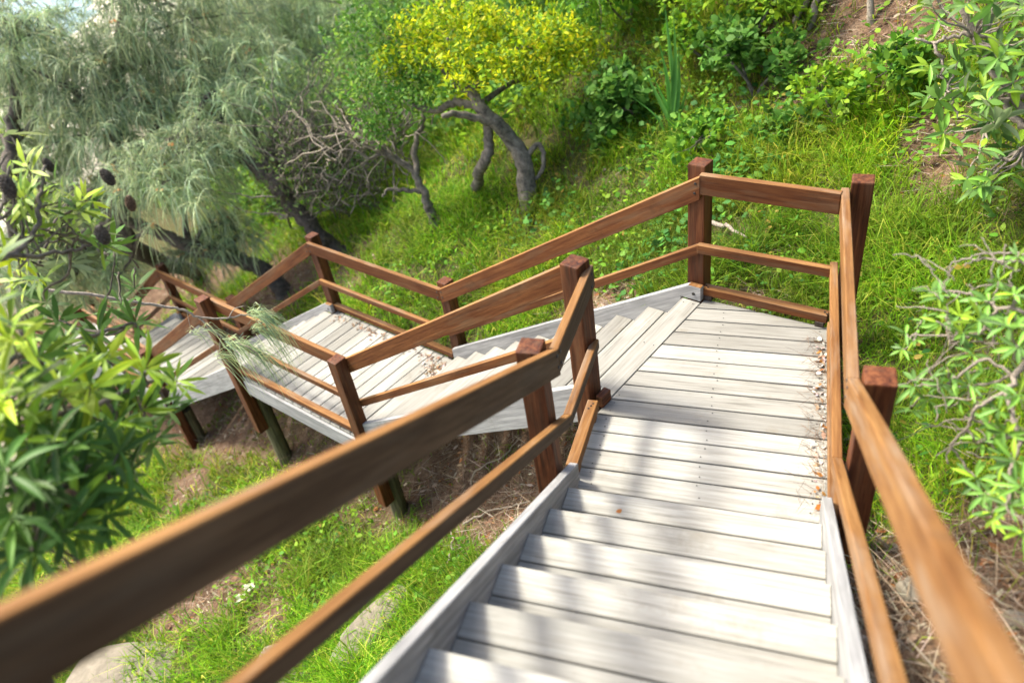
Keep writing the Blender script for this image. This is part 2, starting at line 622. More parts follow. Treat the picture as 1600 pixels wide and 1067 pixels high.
def post(name, c, z0, z1, w, ang, mat, parent, bevel=0.009):
    ca, sa = math.cos(ang), math.sin(ang)
    q = [(c[0] + (ca * i - sa * j) * w / 2, c[1] + (sa * i + ca * j) * w / 2) for i, j in ((-1, -1), (1, -1), (1, 1), (-1, 1))]
    return solid(name, [(a, b, z0) for a, b in q], [(a, b, z1) for a, b in q], mat, parent, (0, 0, 1), bevel, 2)


def pole(name, c, z0, z1, r, mat, parent, sides=14):
    A = [(c[0] + r * 1.05 * math.cos(2 * math.pi * k / sides), c[1] + r * 1.05 * math.sin(2 * math.pi * k / sides), z0) for k in range(sides)]
    B = [(c[0] + r * math.cos(2 * math.pi * k / sides), c[1] + r * math.sin(2 * math.pi * k / sides), z1) for k in range(sides)]
    o = solid(name, A, B, mat, parent, (0, 0, 1), 0)
    return o


def bolt(p, nrm, parent, r=0.0085):
    r *= 1.3
    nrm = Vector(nrm).normalized()
    q = nrm.to_track_quat('Z', 'Y').to_matrix().to_4x4()
    me = bpy.data.meshes.get('bolt')
    if me is None:
        bm = bmesh.new()
        bmesh.ops.create_cone(bm, cap_ends=True, segments=10, radius1=1.0, radius2=0.7, depth=0.7)
        me = bpy.data.meshes.new('bolt')
        bm.to_mesh(me)
        me.materials.append(M['bolt'])
    o = bpy.data.objects.new('bolt', me)
    mw = Matrix.Translation(Vector(p)) @ q @ Matrix.Scale(r, 4)
    child(o, parent, mw)
    return o


def clip(poly, a, b):
    """keep the part of poly on the left of the line a->b"""
    out = []
    n = len(poly)
    e = (b[0] - a[0], b[1] - a[1])
    side = [e[0] * (p[1] - a[1]) - e[1] * (p[0] - a[0]) for p in poly]
    for k in range(n):
        p, q, sp, sq = poly[k], poly[(k + 1) % n], side[k], side[(k + 1) % n]
        if sp >= 0: out.append(p)
        if sp * sq < 0:
            t = sp / (sp - sq)
            out.append((p[0] + t * (q[0] - p[0]), p[1] + t * (q[1] - p[1])))
    return out


RISE, GO = 0.17, 0.287
POSTW = 0.12
GAP = 0.010

# ---- first landing
Z1 = 0.0
landing = thing('landing_deck', (-0.3, 3.6, -0.3), 'pale weathered timber landing in the middle, at the foot of the near flight', 'landing')
BLc, BRc = (-0.49, 4.535), (0.36, 4.285)
seam_a, seam_b = SW(-0.003, -0.03), SW(-0.003, 1.30)
ylines = [2.822 + 0.1451 * k for k in range(-1, 13)]
for k in range(len(ylines) - 1):
    y0, y1 = ylines[k] + GAP / 2, ylines[k + 1] - GAP / 2
    if k == 0: y0 = 2.665
    poly = [(-0.985, y0), (0.345, y0), (0.345, y1), (-0.985, y1)]
    poly = clip(poly, seam_b, seam_a)
    if poly: poly = clip(poly, BRc, BLc)
    if len(poly) >= 3:
        plank('plank', poly, Z1 + random.uniform(-.0015, .0015), 0.034, 'deck', landing, (1, 0))
# nosing board of the second flight lies on the landing's skewed edge
plank('plank', [SW(0.003, 0.085), SW(0.145, 0.085), SW(0.145, 1.232), SW(0.003, 1.232)], Z1 + .001, 0.034, 'deck', landing, DV)
for y, x0, x1 in ((2.75, -.96, .33), (3.5, -.82, .33), (4.22, -.55, .33)):
    rail('bearer', (x0, y), (x1, y), -0.04, -0.04, 0.14, 0.07, 'bearer', landing)
rail('bearer', (0.315, 2.68), (0.315, 4.24), -0.037, -0.037, 0.2, 0.045, 'stringer', landing)
rail('bearer', (-.93, 2.68), (-.93, 3.2), -0.037, -0.037, 0.2, 0.045, 'stringer', landing)


def screws(parent, pts, r=.0045):
    V, tot, idx = [], [], []
    for x, y, z in pts:
        o = len(V)
        for k in range(6):
            V.append((x + r * math.cos(k * math.pi / 3), y + r * math.sin(k * math.pi / 3), z))
        tot.append(6)
        idx += list(range(o, o + 6))
    me = bpy.data.meshes.new('screws')
    me.from_pydata(V, [], [idx[6 * k:6 * k + 6] for k in range(len(tot))])
    me.materials.append(M['bolt'])
    o = bpy.data.objects.new('screws', me)
    child(o, parent)
    o['kind'] = 'stuff'


pts = []
for k in range(12):
    y0 = ylines[k]
    for x in (-.88, -.31, .27):
        for dy in (.035, .11):
            q = np.array([x + random.uniform(-.02, .02), y0 + dy + random.uniform(-.008, .008)])
            rel = q - OR
            if rel @ UV < -.03 and y0 + dy < 4.5 - .29 * (x + .49) - .04:
                pts.append((q[0], q[1], .0025))
for w in (.14, .65, 1.19):
    for s_ in (.04, .11):
        q = SW(s_, w + random.uniform(-.01, .01))
        pts.append((q[0], q[1], .0035))
screws(landing, pts)

# ---- upper flight (towards the viewer)
upper = thing('staircase', (-0.3, 2.6, 0), 'near flight of pale weathered treads rising towards the viewer at the bottom', 'staircase')
XL, XR = -0.932, 0.292
NUP = 13
for k in range(1, NUP):
    yn, z = 2.806 - GO * k, RISE * k
    plank('tread_board', [(XL, yn - .141), (XR, yn - .141), (XR, yn), (XL, yn)], z, 0.036, 'deck', upper, (1, 0), 0.004)
    plank('tread_board', [(XL, yn - .287), (XR, yn - .287), (XR, yn - .147), (XL, yn - .147)], z - .001, 0.036, 'deck', upper, (1, 0), 0.004)
for k in range(1, NUP):  # unseen boards under the nosings, added to block light between the treads
    yn, z = 2.806 - GO * k, RISE * k
    solid('added_riser', [(XL, yn - .045, z - RISE + .002), (XR, yn - .045, z - RISE + .002), (XR, yn - .025, z - RISE + .002), (XL, yn - .025, z - RISE + .002)],
          [(XL, yn - .045, z - .038), (XR, yn - .045, z - .038), (XR, yn - .025, z - .038), (XL, yn - .025, z - .038)], 'deck', upper, (1, 0, 0), .002)
SL = RISE / GO


def noseline(y):
    return (2.806 - y) * SL


for x0, x1 in ((XL - .048, XL - .001), (XR + .001, XR + .048)):
    ye = 2.72
    A = [(x0, ye, 0.002), (x1, ye, 0.002), (x1, ye, noseline(ye) + .075), (x0, ye, noseline(ye) + .075)]
    A = [(x0, ye, 0.002), (x0, ye, noseline(ye) + .085), (x0, -.9, noseline(-.9) + .085), (x0, -.9, noseline(-.9) - .23), (x0, 2.45, 0.002 - .03)]
    A = [(x0, ye, 0.002), (x0, ye, noseline(ye) + .085), (x0, -.9, noseline(-.9) + .085), (x0, -.9, noseline(-.9) - .23), (x0, 2.41, 0.002)]
    B = [(x1, p[1], p[2]) for p in A]
    solid('stringer', A, B, 'stringer', upper, (0, -1, SL), 0.004)

# ---- railings of the upper flight and landing
TOPR, MIDR, TH = 0.95, 0.455, 0.045
TOPH, MIDH = 0.138, 0.066
ZP = 1.0


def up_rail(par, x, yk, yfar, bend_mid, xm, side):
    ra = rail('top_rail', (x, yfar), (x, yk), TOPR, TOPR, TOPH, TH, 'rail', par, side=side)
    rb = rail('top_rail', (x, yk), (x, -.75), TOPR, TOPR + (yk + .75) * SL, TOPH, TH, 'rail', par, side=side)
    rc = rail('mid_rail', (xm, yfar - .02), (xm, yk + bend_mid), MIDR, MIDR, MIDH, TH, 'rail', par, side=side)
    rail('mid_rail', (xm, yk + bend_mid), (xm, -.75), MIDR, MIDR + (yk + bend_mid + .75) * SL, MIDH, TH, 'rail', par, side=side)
    return ra, rb, rc


lrail = thing('railing', (-1.05, 2.63, -1.3), 'brown timber railing on the left of the near flight, its broad handrail crossing the foreground', 'railing')
P1c, P2c = (-1.068, 2.632), SW(0.114, 0.009)
post('post', P1c, -1.6, ZP, POSTW, 0.03, 'post', lrail)
post('post', (-1.068, -.35), float(ground(-1.068, -.35)) - .1, ZP + 2.63 * SL + .25, POSTW, 0, 'post', lrail)
la, lb, lc = up_rail(lrail, -0.9725, 2.68, 3.43, 0.08, -0.9725, 'rail_dark_shaded')
ltoe = rail('toe_rail', (-.978, 3.27), (-.978, 2.735), .1, .1, .066, .066, 'rail', lrail)
for y in (2.80, 3.2):
    post('spacer_block', (-.975, y), 0.001, .034, .05, 0, 'rail', ltoe, .002)
for yy, dz in ((2.655, .035), (2.655, .105), (2.705, .03), (2.705, .1)):
    bolt((-.9485, yy, TOPR - dz + (0.015 if yy < 2.68 else 0)), (1, 0, 0), lb if yy < 2.68 else la)
for yy, dz in ((3.38, .03), (3.36, .1)):
    bolt((-.9485, yy, TOPR - dz), (1, 0, 0), la)
for yy, dz in ((2.72, .03), (2.8, .035)):
    bolt((-.9485, yy, MIDR - dz), (1, 0, 0), lc, .007)
for yy in (3.235, 3.215, 3.19):
    bolt((-.978 + (yy - 3.215) * .4, yy, .1), (0, 0, 1), ltoe, .006)

rrail = thing('railing', (0.43, 2.63, -.2), 'golden brown timber railing along the right side of the landing and near flight', 'railing')
PR1c, PRBc = (.43, 2.632), (.428, 4.404)
post('post', PR1c, -.3, ZP, 0.125, 0.0, 'post', rrail)
post('post', PRBc, -.45, ZP, 0.122, math.radians(-4), 'post', rrail)
post('post', (.43, -.35), .3, ZP + 2.63 * SL + .25, 0.12, 0, 'post', rrail)
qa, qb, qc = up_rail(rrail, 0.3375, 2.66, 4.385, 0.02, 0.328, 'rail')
rail('toe_rail', (.352, 4.22), (.352, 2.43), .1, .1, .066, .05, 'rail', rrail)
for yy, dz in ((2.63, .04), (2.64, .1), (2.69, .05)):
    bolt((.3145, yy, TOPR - dz + .01), (-1, 0, 0), qb if yy < 2.66 else qa, .007)
NODE_A = SW(0.036, 1.275)
NODE_B = np.array([0.318, 4.315])
back = thing('railing', (-.1, 4.5, -.2), 'short angled railing across the back of the landing', 'railing')
rail('top_rail', NODE_A, NODE_B, TOPR + .01, TOPR + .005, TOPH, TH, 'rail', back, side='rail_side_shaded')
rail('mid_rail', NODE_A - np.array([.01, .01]), NODE_B + np.array([-.005, -.015]), MIDR, MIDR, MIDH, TH, 'rail', back, side='rail_side_shaded')
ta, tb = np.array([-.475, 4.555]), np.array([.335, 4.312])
btoe = rail('toe_rail', ta, tb, .098, .098, .062, .066, 'rail', back, side='rail_side_shaded')
for f in (.045, .945):
    q = ta + (tb - ta) * f + np.array([-.0, -.012])
    post('spacer_block', q, 0.001, .037, .055, math.radians(-16.7), 'bearer', btoe, .002)
for f in (.02, .97):
    q = ta + (tb - ta) * f
    bolt((q[0], q[1], .099), (0, 0, 1), btoe, .006)
    bolt((q[0] + .012, q[1] - .02, .099), (0, 0, 1), btoe, .006)


# ---- the lower flights and landings share one pattern
def wn(s): return 0.009 - 0.0235 * min(s, 5.5)
def wf(s): return 1.354 - 0.006 * s


def flight(s0, z0, label, n=10, name='staircase'):
    """s0: nosing of the landing above"""
    t = thing(name, (*SW(s0 + 1.3, .6), z0 - 1.9), label, 'staircase')
    go = 0.285
    for k in range(1, n):
        sn, z = s0 + go * k, z0 - RISE * k
        wa, wb = wn(sn) + .045, wf(sn) - .118
        plank('tread_board', [SW(sn - .141, wa), SW(sn, wa), SW(sn, wb), SW(sn - .141, wb)], z, .036, 'deck', t, DV, .004)
        plank('tread_board', [SW(sn - .284, wa), SW(sn - .147, wa), SW(sn - .147, wb), SW(sn - .284, wb)], z - .001, .036, 'deck', t, DV, .004)
    for k in range(0, n):  # unseen boards added here too, so no light streaks reach the ground below
        sn, z = s0 + go * k, z0 - RISE * k
        wa, wb = wn(sn) + .046, wf(sn) - .119
        if k == 0: wa = wn(sn) + .09
        q = [SW(sn - .045, wa), SW(sn - .025, wa), SW(sn - .025, wb), SW(sn - .045, wb)]
        solid('added_riser', [(a[0], a[1], z - RISE + .002) for a in q], [(a[0], a[1], z - .038) for a in q], 'deck', t, (DV[0], DV[1], 0), .002)
    sl = RISE / go
    s1 = s0 + go * (n - 1) + .02
    for side in (0, 1):
        def W(s):
            return (wn(s) - .003) if side == 0 else (wf(s) - .116)
        th = .046

        def line(s): return z0 - (s - s0) * sl
        zb = z0 - RISE * n
        sa = s0 - .14
        prof = [(sa, z0 + .004), (sa, z0 + .115), (s0 - .06, z0 + .115), (s1 + .02, zb + .18), (s1 + .06, zb + .10), (s1 + .06, zb + .003), (s1 - .03, zb - .04), (s1 - .3, zb - .09), (s0 + .16, line(s0 + .16) - .26), (s0 + .16, z0 - .2), (s0 + .015, z0 + .004)]
        tail = [(s1 + .05, line(s1 + .05) + .095), (s1 + .05, zb + .003), (s1 + .0, zb - .02), (s1 - .25, line(s1 - .25) - .20), (s0 + .05, line(s0 + .05) - .20)]
        if side:
            prof = [(sa, z0 + .004), (sa, z0 + .115), (s0 - .04, z0 + .115)] + tail + [(s0 + .012, z0 + .004)]
        else:
            prof = [(s0 + .05, line(s0 + .05) + .095)] + tail
        A = [(*SW(s, W(s)), z) for s, z in prof]
        B = [(*SW(s, W(s) + th), z) for s, z in prof]
        sg_ = solid('stringer', A, B, 'stringer', t, (UV[0], UV[1], -sl), .003)
        if side:
            A = [(*SW(a_, W(a_) + b_), z0 + .1155) for a_, b_ in ((sa + .002, .002), (sa + .095, .002), (sa + .095, .044), (sa + .002, .044))]
            solid('stringer_cap', A, [(p[0], p[1], z0 + .119) for p in A], 'rail', sg_, (DV[0], DV[1], 0), 0)
            bq = SW(sa + .055, W(sa + .055) - .001)
            bolt((bq[0], bq[1], z0 + .055), (-DV[0], -DV[1], 0), sg_, .011)
    return t


def lower_landing(s0, s1, z, label):
    """planks run across; the last board is the nosing of the next flight"""
    t = thing('landing_deck', (*SW((s0 + s1) / 2, .6), z - .3), label, 'landing')
    n = max(1, round((s1 - .145 - s0) / .1465))
    st = (s1 - .145 - s0) / n
    for k in range(n):
        a, b = s0 + st * k + .0055, s0 + st * (k + 1) - .0055
        plank('plank', [SW(a, wn(a) + .0), SW(b, wn(b) + .0), SW(b, wf(b) - .035), SW(a, wf(a) - .035)], z + random.uniform(-.002, .002), .034, 'deck', t, DV)
    plank('plank', [SW(s1 - .142, wn(s1) + .085), SW(s1, wn(s1) + .085), SW(s1, wf(s1) - .12), SW(s1 - .142, wf(s1) - .12)], z + .001, .034, 'deck', t, DV)
    for side in (0, 1):
        f = (lambda s: wn(s) - .002) if side == 0 else (lambda s: wf(s) - .03)
        a, b = s0 + .06, s1 - .18
        rail('fascia', SW(a, f(a)), SW(b, f(b)), z - .037, z - .037, .19, .045, 'stringer', t)
    for s in (s0 + .15, (s0 + s1) / 2, s1 - .3):
        rail('bearer', SW(s, wn(s) + .05), SW(s, wf(s) - .08), z - .04, z - .04, .16, .07, 'bearer', t)
    return t


def side_rail(side, nodes, label, ends=True):
    """nodes: (s of post, z of deck); rails run on the inner face of the posts"""
    w = wn if side == 0 else wf
    sg = 1 if side == 0 else -1
    base = (*SW(nodes[0][0], w(nodes[0][0])), nodes[-1][1] - 1)
    t = thing('railing', base, label, 'railing')
    for s, z, own, zlow, pl in nodes:
        if not own: continue
        c = SW(s, w(s))
        g = float(ground(c[0], c[1]))
        post('post', c, max(zlow, g - .15), z + ZP, POSTW, -ANG, 'post', t)
        if pl:
            cp = SW(s + .02, w(s) + sg * .13)
            gp = float(ground(cp[0], cp[1]))
            pole('pole', cp, gp - .2, z - .2, .085, 'pole', t)
    for k in range(len(nodes) - 1):
        (sa, za), (sb, zb) = nodes[k][:2], nodes[k + 1][:2]
        a, b = SW(sa, w(sa) + sg * .0825), SW(sb, w(sb) + sg * .0825)
        e = (b - a) / np.linalg.norm(b - a)
        if k == 0: a = a - e * (.05 if nodes[0][2] else -.06)
        if k == len(nodes) - 2: b = b + e * .05
        tr = rail('top_rail', a, b, za + TOPR, zb + TOPR, TOPH, TH, 'rail', t, side='rail_side_shaded')
        rail('mid_rail', a, b, za + MIDR, zb + MIDR, MIDH, TH, 'rail', t, side='rail_side_shaded')
        if abs(za - zb) < .01:
            da, db = SW(sa + .07, w(sa) + sg * .03), SW(sb - .06, w(sb) + sg * .03)
            toe = rail('toe_rail', da, db, za + .098, za + .098, .06, .066, 'rail', t, side='rail_side_shaded')
            for f in (.03, .97):
                q = da + (db - da) * f
                post('spacer_block', q, za + .001, za + .038, .055, -ANG, 'bearer', toe, .002)
        for (pp, zz, dirn) in ((a, za, 1), (b, zb, -1)):
            for dl, dz in ((.03, .035), (.035, .1)):
                q = pp + e * dirn * dl + sg * DV * .0235
                bolt((q[0], q[1], zz + TOPR - dz + (zb - za) / np.linalg.norm(b - a) * dirn * dl), (sg * DV[0], sg * DV[1], 0), tr, .008)
    return t


Z2, Z3, Z4 = -1.7, -3.4, -5.1
flight(0.145, 0.0, 'middle flight of grey treads between white stringers going down left from the main landing')
lower_landing(2.715, 4.928, Z2, 'grey plank landing left of centre, below the middle flight')
flight(4.928, Z2, 'far flight of grey treads seen behind the drooping needle twig')
lower_landing(7.495, 9.648, Z3, 'small far plank landing at left behind the shrub leaves')
flight(9.648, Z3, 'farthest flight of steps half hidden in the foliage at left')
lower_landing(12.215, 14.3, Z4, 'lowest landing, a pale scrap of planks behind the hanging needles')
post('post', P2c, -1.9, ZP, POSTW, -ANG, 'post', lrail)
rail('spacer_block', SW(.012, -.02), SW(.012, .075), .085, .085, .084, .05, 'post', lrail)
side_rail(0, [(0.114, 0, False, 0, False), (2.795, Z2, True, -2.57, True), (4.895, Z2, True, -2.56, True), (7.56, Z3, True, -4.4, True), (9.62, Z3, True, -4.9, False), (12.3, Z4, True, -9, False), (14.3, Z4, True, -9, False)],
          'long brown railing on the near side of the lower flights and landings')
side_rail(1, [(0.077, 0, True, -.8, False), (2.785, Z2, True, -2.4, False), (4.86, Z2, True, -2.6, False), (7.57, Z3, True, -4.2, False), (9.58, Z3, True, -4.6, False), (12.3, Z4, True, -9, False), (14.3, Z4, True, -9, False)],
          'long brown railing on the uphill side of the lower flights and landings')
# ------------------------------------------------------------------ plant geometry
GAIN = {'grass': (1.38, 1.8, .62), 'leaf': (1.3, 1.65, .85), 'needle': (2.35, 2.55, 2.3), 'banksia': (1.45, 1.5, .85)}


def raw_mesh(name, V, faces_tot, faces_idx, Ccol, mat):
    """V (n,3); faces_tot: vertices per face; faces_idx: flat vertex indices; Ccol (n,3)"""
    me = bpy.data.meshes.new(name)
    n = len(V)
    if Ccol is not None:
        Ccol = np.clip(np.asarray(Ccol) * np.array(GAIN.get(mat, (1, 1, 1))), 0, .8)
    me.vertices.add(n)
    me.vertices.foreach_set('co', np.ascontiguousarray(V, np.float32).ravel())
    me.loops.add(len(faces_idx))
    me.loops.foreach_set('vertex_index', np.ascontiguousarray(faces_idx, np.int32))
    me.polygons.add(len(faces_tot))
    st = np.concatenate([[0], np.cumsum(faces_tot)[:-1]]).astype(np.int32)
    me.polygons.foreach_set('loop_start', st)
    me.polygons.foreach_set('loop_total', np.asarray(faces_tot, np.int32))
    me.polygons.foreach_set('use_smooth', np.ones(len(faces_tot), bool))
    if Ccol is not None:
        at = me.attributes.new('Col', 'FLOAT_COLOR', 'POINT')
        at.data.foreach_set('color', np.ascontiguousarray(np.c_[Ccol, np.ones(n)], np.float32).ravel())
    me.update(calc_edges=True)
    me.materials.append(M[mat])
    return me


def unit(v):
    return v / np.maximum(np.linalg.norm(v, axis=-1, keepdims=True), 1e-9)


def leaves(P, D, U, L, Wd, C, droop=0.25, wide=0.35):
    """thin curved leaves: base P, direction D, facing U"""
    P, D, U = np.asarray(P, float), unit(np.asarray(D, float)), np.asarray(U, float)
    n = len(P)
    L = np.broadcast_to(np.asarray(L, float), n)[:, None]
    Wd = np.broadcast_to(np.asarray(Wd, float), n)[:, None]
    S = unit(np.cross(D, U))
    Nn = np.cross(S, D)

    def cpt(t):
        return P + D * L * t - Nn * (droop * L * t * t)
    v = [cpt(0.0), cpt(wide) - S * Wd / 2, cpt(wide) + S * Wd / 2, cpt(.72) - S * Wd * .42, cpt(.72) + S * Wd * .42, cpt(1.0)]
    V = np.stack(v, 1).reshape(-1, 3)
    idx = np.arange(n)[:, None] * 6 + np.array([0, 2, 1, 1, 2, 4, 3, 3, 4, 5])[None]
    tot = np.tile([3, 4, 3], n)
    return V, tot, idx.ravel(), np.repeat(C, 6, 0)


def blades(P, D, L, Wd, C, bend, head):
    n = len(P)
    L, Wd = L[:, None], Wd[:, None]
    S = np.stack([-np.sin(head), np.cos(head), np.zeros(n)], 1)
    B = np.stack([np.cos(head), np.sin(head), np.zeros(n)], 1)
    m = P + D * L * .55 + B * L * (bend[:, None] * .22)
    t = P + D * L * (1 - .25 * bend[:, None]) + B * L * bend[:, None] * .75
    V = np.stack([P - S * Wd / 2, P + S * Wd / 2, m - S * Wd * .42, m + S * Wd * .42, t], 1).reshape(-1, 3)
    idx = np.arange(n)[:, None] * 5 + np.array([0, 1, 3, 2, 2, 3, 4])[None]
    return V, np.tile([4, 3], n), idx.ravel(), np.repeat(C, 5, 0)


def needles(P, D, L, Wd, C, sag):
    n = len(P)
    L, Wd, sag = L[:, None], Wd[:, None], sag[:, None]
    S = unit(np.cross(D, rng.normal(size=(n, 3))))
    Zv = np.array([0, 0, 1.0])
    V = []
    for t, w in ((0, .8), (.33, 1), (.68, .9), (1, .35)):
        c = P + D * L * (t - .3 * sag * t * t) - Zv * L * sag * t * t
        V += [c - S * Wd * w / 2, c + S * Wd * w / 2]
    V = np.stack(V, 1).reshape(-1, 3)
    idx = np.arange(n)[:, None] * 8 + np.array([0, 1, 3, 2, 2, 3, 5, 4, 4, 5, 7, 6])[None]
    return V, np.tile([4, 4, 4], n), idx.ravel(), np.repeat(C, 8, 0)


def join(parts):
    Vs, ts, ix, cs = [], [], [], []
    off = 0
    for V, t, i, c in parts:
        Vs.append(V); ts.append(t); ix.append(i + off); cs.append(c)
        off += len(V)
    return np.concatenate(Vs), np.concatenate(ts), np.concatenate(ix), np.concatenate(cs)


def put(name, data, mat, parent=None, kind=None):
    me = raw_mesh(name, *data, mat)
    o = bpy.data.objects.new(name, me)
    if parent is None:
        COL.objects.link(o)
    else:
        child(o, parent)
    if kind: o['kind'] = kind
    return o


def smooth_path(pts, sub=5, jit=0.0):
    pts = np.asarray(pts, float)
    if len(pts) < 3:
        t = np.linspace(0, 1, sub + 1)[:, None]
        out = pts[0] * (1 - t) + pts[-1] * t
    else:
        p = np.vstack([2 * pts[0] - pts[1], pts, 2 * pts[-1] - pts[-2]])
        out = []
        for k in range(1, len(p) - 2):
            for t in np.linspace(0, 1, sub, endpoint=False):
                out.append(.5 * ((2 * p[k]) + (-p[k - 1] + p[k + 1]) * t + (2 * p[k - 1] - 5 * p[k] + 4 * p[k + 1] - p[k + 2]) * t * t + (-p[k - 1] + 3 * p[k] - 3 * p[k + 1] + p[k + 2]) * t ** 3))
        out.append(pts[-1])
        out = np.array(out)
    if jit: out[1:-1] += rng.normal(size=(len(out) - 2, 3)) * jit
    return out


def tube(pts, r0, r1, sides=7, sub=5, jit=0.0, rough=0.12):
    c = smooth_path(pts, sub, jit)
    n = len(c)
    T = unit(np.gradient(c, axis=0))
    a = np.array([0.3, 0.2, 1.0]) if abs(T[0][2]) < .8 else np.array([1.0, .2, 0])
    ang = np.arange(sides) * 2 * np.pi / sides
    flute = rng.uniform(-rough, rough, sides)
    V = []
    for k in range(n):
        x = np.cross(T[k], a); x /= np.linalg.norm(x)
        y = np.cross(T[k], x)
        a = np.cross(x, T[k])
        f = k / (n - 1)
        r = (r0 + (r1 - r0) * f) * (1 + flute + rng.uniform(-rough, rough, sides) * .3)
        V.append(c[k] + np.outer(np.cos(ang) * r, x) + np.outer(np.sin(ang) * r, y))
    V = np.concatenate(V)
    i = np.arange(n * sides).reshape(n, sides)
    q = np.stack([i[:-1], np.roll(i[:-1], -1, 1), np.roll(i[1:], -1, 1), i[1:]], -1).reshape(-1, 4)
    tot = np.full(len(q), 4)
    idx = q.ravel()
    tot = np.r_[tot, sides, sides]
    idx = np.r_[idx, i[0][::-1], i[-1]]
    return V, tot, idx, np.zeros((len(V), 3))


def jitter_col(base, n, amt=0.25, hue=0.12):
    base = np.asarray(base, float)
    c = np.repeat(base[None], n, 0) * (1 + rng.uniform(-amt, amt, (n, 1)))
    c *= 1 + rng.uniform(-hue, hue, (n, 3))
    return np.clip(c, 0.004, 1)


def rand_dirs(n, up=0.0):
    v = rng.normal(size=(n, 3))
    v[:, 2] += up
    return unit(v)


def pick(cols, n, wts=None):
    cols = np.asarray(cols, float)
    k = rng.choice(len(cols), n, p=wts)
    c = cols[k] * (1 + rng.uniform(-.22, .22, (n, 1))) * (1 + rng.uniform(-.08, .08, (n, 3)))
    return np.clip(c, .004, 1)


def in_view(P, mx=140, my=120):
    x, y, z = project(P)
    return (z > .3) & (x > -mx) & (x < 1600 + mx) & (y > -my) & (y < 1067 + my)


# ------------------------------------------------------------------ grass and ground cover
def on_stairs(x, y, pad=0.0):
    q0, q1 = x - OR[0], y - OR[1]
    s, w = q0 * UV[0] + q1 * UV[1], q0 * DV[0] + q1 * DV[1]
    a = (s > -.2) & (w > -.10 - pad) & (w < 1.36 + pad)
    b = (x > -1.05 - pad) & (x < .40 + pad) & (y < 4.55 + pad - .28 * (x + .5)) & (s < .2)
    return a | b


def scatter(n, dens=None, far=7.0, lo=(-13, -.5), hi=(4.5, 13.5)):
    x = rng.uniform(lo[0], hi[0], n)
    y = rng.uniform(lo[1], hi[1], n)
    z = ground(x, y)
    P = np.stack([x, y, z], 1)
    k = in_view(P)
    d = np.linalg.norm(P - CP, axis=1)
    p = np.minimum(1, (far / d) ** 2)
    if dens is not None: p = p * dens(x, y)
    k &= rng.random(n) < p
    return P[k], d[k]


def grass():
    G = [(0.085, 0.150, 0.014), (0.125, 0.185, 0.018), (0.055, 0.115, 0.014), (0.155, 0.185, 0.030), (0.24, 0.20, 0.085)]
    P, d = scatter(760000, lambda x, y: np.clip(1.1 - bare(x, y) * 1.15, 0.04, 1) * (0.35 + .65 * (value_noise(x, y, .33, 21) > .36)), 6.5)
    n = len(P)
    pn = value_noise(P[:, 0], P[:, 1], .8, 31)
    pt = value_noise(P[:, 0], P[:, 1], .28, 33)
    H = (.08 + .25 * pt) * rng.uniform(.55, 1.35, n) * (.85 + .5 * pn)
    near_path = on_stairs(P[:, 0], P[:, 1], .25)
    H = np.where(near_path, H * .6, H)
    H = np.where(on_stairs(P[:, 0], P[:, 1], -.02), H * .55, H)
    wid = np.maximum(.0050, .0011 * d) * rng.uniform(.6, 1.5, n)
    D = unit(np.c_[rng.normal(0, .42, (n, 2)), np.ones(n)])
    head = rng.uniform(0, 2 * np.pi, n)
    w = np.array([.27, .22, .22, .16, .13])
    C = pick(G, n, w)
    C *= (.55 + .85 * pn)[:, None]
    dull = np.clip((value_noise(P[:, 0], P[:, 1], .9, 47) - .52) * 4, 0, 1)[:, None]
    C = C * (1 - dull * .35) + np.array([.10, .095, .035]) * dull * .35
    yl = (value_noise(P[:, 0], P[:, 1], 1.3, 41) > .55)[:, None]
    C = np.where(yl, C * np.array([1.22, 1.08, 1.0]), C)
    bend = rng.uniform(.3, 1.5, n)
    C = C * rng.uniform(.6, 1.35, (n, 1))
    o = put('grass', blades(P, D, H, wid, C, bend, head), 'grass')
    tag(o, 'bright green and straw coloured grass covering the hillside', 'grass', kind='stuff')
    return n


def litter():
    G = [(.22, .13, .07), (.33, .24, .15), (.14, .075, .04), (.45, .38, .28), (.26, .11, .04)]
    P, d = scatter(230000, lambda x, y: np.clip(bare(x, y) * 1.2 - .15, .04, 1) * .8, 5.0)
    n = len(P)
    P[:, 2] += rng.uniform(.002, .02, n)
    D = rand_dirs(n)
    D[:, 2] *= .25
    U = np.c_[rng.normal(0, .45, (n, 2)), np.ones(n)]
    L = rng.uniform(.022, .075, n)
    a = leaves(P, D, U, L, L * rng.uniform(.2, .5, n), pick(G, n), .3)
    m = 22000
    k = rng.choice(n, m)
    Q = P[k] + rng.normal(0, .04, (m, 3)) * np.array([1, 1, .2])
    Dn = rand_dirs(m)
    Dn[:, 2] *= .15
    b = needles(Q, unit(Dn), rng.uniform(.08, .25, m), np.full(m, .004), pick([(.30, .22, .14), (.20, .15, .10), (.42, .36, .27)], m), rng.uniform(0, .05, m))
    o = put('leaf_litter', join([a, b]), 'litter')
    tag(o, 'brown fallen leaves and dry needles on the bare earth', 'leaf litter', kind='stuff')


